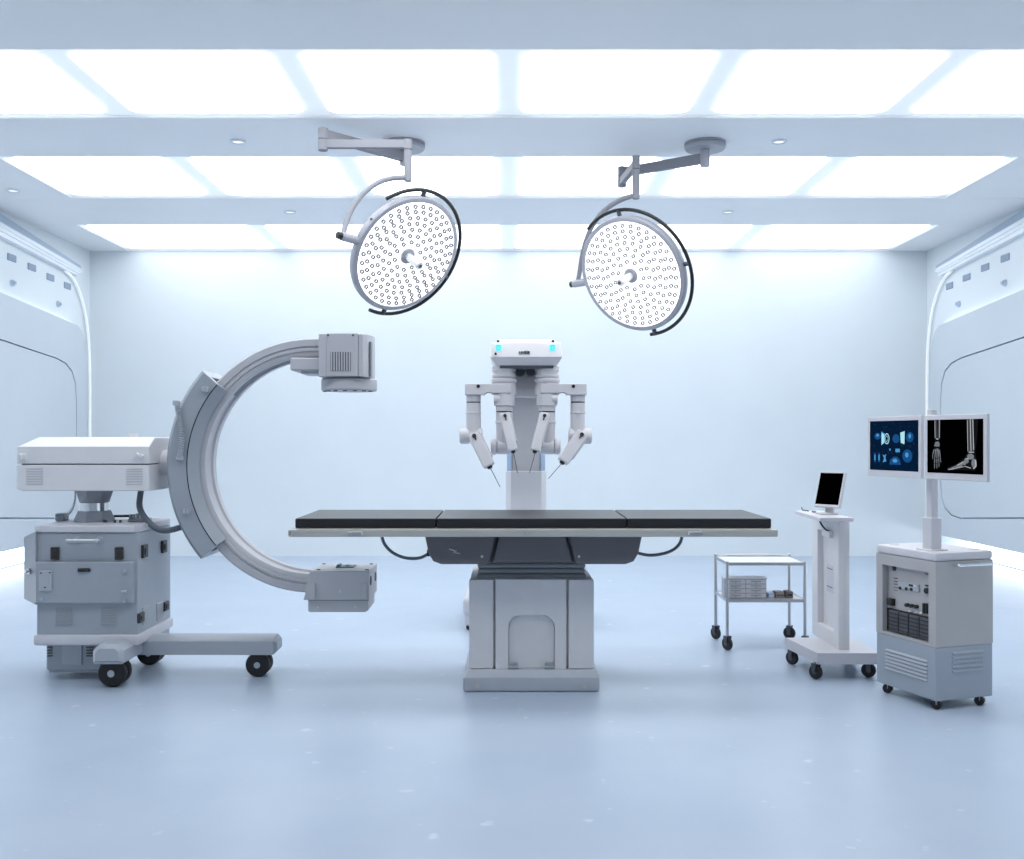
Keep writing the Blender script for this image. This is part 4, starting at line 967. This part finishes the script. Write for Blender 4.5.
def seg2(a, b, t, t2=None):
    t2 = t if t2 is None else t2
    dx, dy = b[0]-a[0], b[1]-a[1]; L = math.hypot(dx, dy) or 1; nx, ny = -dy/L, dx/L
    return [(a[0]+nx*t, a[1]+ny*t), (b[0]+nx*t2, b[1]+ny*t2), (b[0]-nx*t2, b[1]-ny*t2), (a[0]-nx*t, a[1]-ny*t)]
G_navy = glow('screen_navy', '061a33'); G_blue = glow('screen_blue', '174a80'); G_lb = glow('screen_light_blue', '4792c6'); G_ci = glow('screen_pale_cyan', 'a8dde6'); G_dot = glow('screen_dim_blue', '28527e')
ink(M1, w1, h1, [rect(0.0, 0.0, 1, 1)], 'backlight', G_navy, s1, .0012)
ink(M1, w1, h1, [disc(.17, .31, .07, .07), disc(.56, .36, .075, .09), disc(.84, .33, .075, .10), disc(.79, .70, .10, .13), [(.42, .88), (.44, .78), (.51, .72), (.58, .72), (.64, .78), (.66, .88)], rect(.09, .66, .135, .84), rect(.18, .66, .225, .84)], 'graphic', G_blue, s1, .0015)
ink(M1, w1, h1, [disc(.17, .29, .03, .03), [(.25, .21), (.33, .26), (.33, .44), (.25, .50)], disc(.84, .31, .025, .045), [(.28, .68), (.32, .70), (.36, .67), (.34, .74), (.36, .82), (.28, .84), (.31, .76)], rect(.55, .56, .64, .63), rect(.42, .56, .45, .60), disc(.78, .68, .035, .05), disc(.54, .80, .05, .04), rect(.10, .69, .125, .80), rect(.19, .69, .215, .80)], 'graphic', G_lb, s1, .0018)
ring_ = []
for k in range(20):
    a, b = 2*math.pi*k/20, 2*math.pi*(k+1)/20
    for rr in (1.0, .55):
        ring_.append([(.37+.055*rr*math.cos(a), .36+.11*rr*math.sin(a)), (.37+.055*rr*math.cos(b), .36+.11*rr*math.sin(b)), (.37+.043*rr*math.cos(b), .36+.09*rr*math.sin(b)), (.37+.043*rr*math.cos(a), .36+.09*rr*math.sin(a))])
ink(M1, w1, h1, ring_ + [[(.65, .24), (.74, .21), (.735, .47), (.66, .44)], [(.26, .24), (.31, .27), (.31, .44), (.26, .48)]], 'graphic', G_ci, s1, .0021)
rr_ = random.Random(3)
ink(M1, w1, h1, [rect(a, b, a+.006+.02*rr_.random(), b+.006) for a, b in [(rr_.uniform(.06, .92), rr_.choice((.06, .12, .17, .2, .42, .46, .5, .53, .62, .65, .87, .9))) for _ in range(70)]], 'graphic', G_dot, s1, .0016)
G_f = glow('xray_flesh', '131418'); G_b1 = glow('xray_bone_dim', '3f4348'); G_b2 = glow('xray_bone', '73787f'); G_b3 = glow('xray_bone_bright', 'b4b8be')
# hand (forearm from above) and lower leg with foot
ink(M2_, w2, h2, [[(.14, .0), (.25, .0), (.235, .3), (.24, .45), (.25, .60), (.25, .86), (.22, .90), (.12, .90), (.11, .70), (.13, .52), (.15, .40)], [(.72, .0), (.92, .0), (.90, .35), (.87, .60), (.90, .78), (.87, .93), (.70, .93), (.38, .94), (.38, .89), (.55, .82), (.68, .70), (.74, .60)]], 'shadow', G_f, s2, .0012)
hand = [seg2((.165, 0), (.165, .36), .014, .018), seg2((.222, 0), (.215, .36), .016, .022)]
ink(M2_, w2, h2, hand + [seg2((.745, 0), (.765, .60), .018, .026), seg2((.80, 0), (.815, .58), .030, .030)], 'bone', G_b1, s2, .0015)
fingers = [((.135, .56), (.105, .66), (.105, .74)), ((.165, .55), (.145, .72), (.14, .93)), ((.19, .54), (.185, .73), (.185, .92)), ((.21, .55), (.22, .72), (.225, .89)), ((.23, .57), (.25, .70), (.26, .80))]
pol = []
for a, b, c in fingers: pol += [seg2(a, b, .010, .007), seg2((b[0], b[1]+.012), ((b[0]+c[0])/2, (b[1]+c[1])/2), .009, .006), seg2(((b[0]+c[0])/2, (b[1]+c[1])/2+.01), c, .007, .004)]
pol += [disc(.17, .44, .022, .022), disc(.20, .43, .022, .022), disc(.155, .48, .02, .02), disc(.185, .485, .02, .022), disc(.215, .48, .02, .022), disc(.22, .45, .015, .02)]
pol += [disc(.79, .68, .06, .055), disc(.85, .80, .045, .085), disc(.72, .76, .04, .045), disc(.68, .80, .035, .04)]
for k in range(4): pol += [seg2((.66-.005*k, .78+.025*k), (.54-.01*k, .855+.018*k), .013, .009), seg2((.525-.01*k, .865+.016*k), (.44-.005*k, .905+.008*k), .010, .006), seg2((.43, .91+.006*k), (.39, .925+.004*k), .007, .005)]
ink(M2_, w2, h2, pol, 'bone', G_b2, s2, .0018)
edge = [seg2((.17, .36), (.215, .365), .008), seg2((.785, 0), (.80, .58), .006), seg2((.83, 0), (.845, .56), .006), seg2((.735, .02), (.745, .58), .004), seg2((.76, .60), (.85, .60), .008), seg2((.875, .74), (.885, .85), .008), seg2((.885, .85), (.84, .90), .008), seg2((.70, .72), (.76, .72), .006), seg2((.67, .78), (.56, .845), .004), seg2((.80, .89), (.70, .86), .006), seg2((.70, .86), (.42, .93), .004), seg2((.148, 0), (.152, .34), .004), seg2((.237, 0), (.235, .34), .004)]
ink(M2_, w2, h2, edge, 'bone_edge', G_b3, s2, .0021)
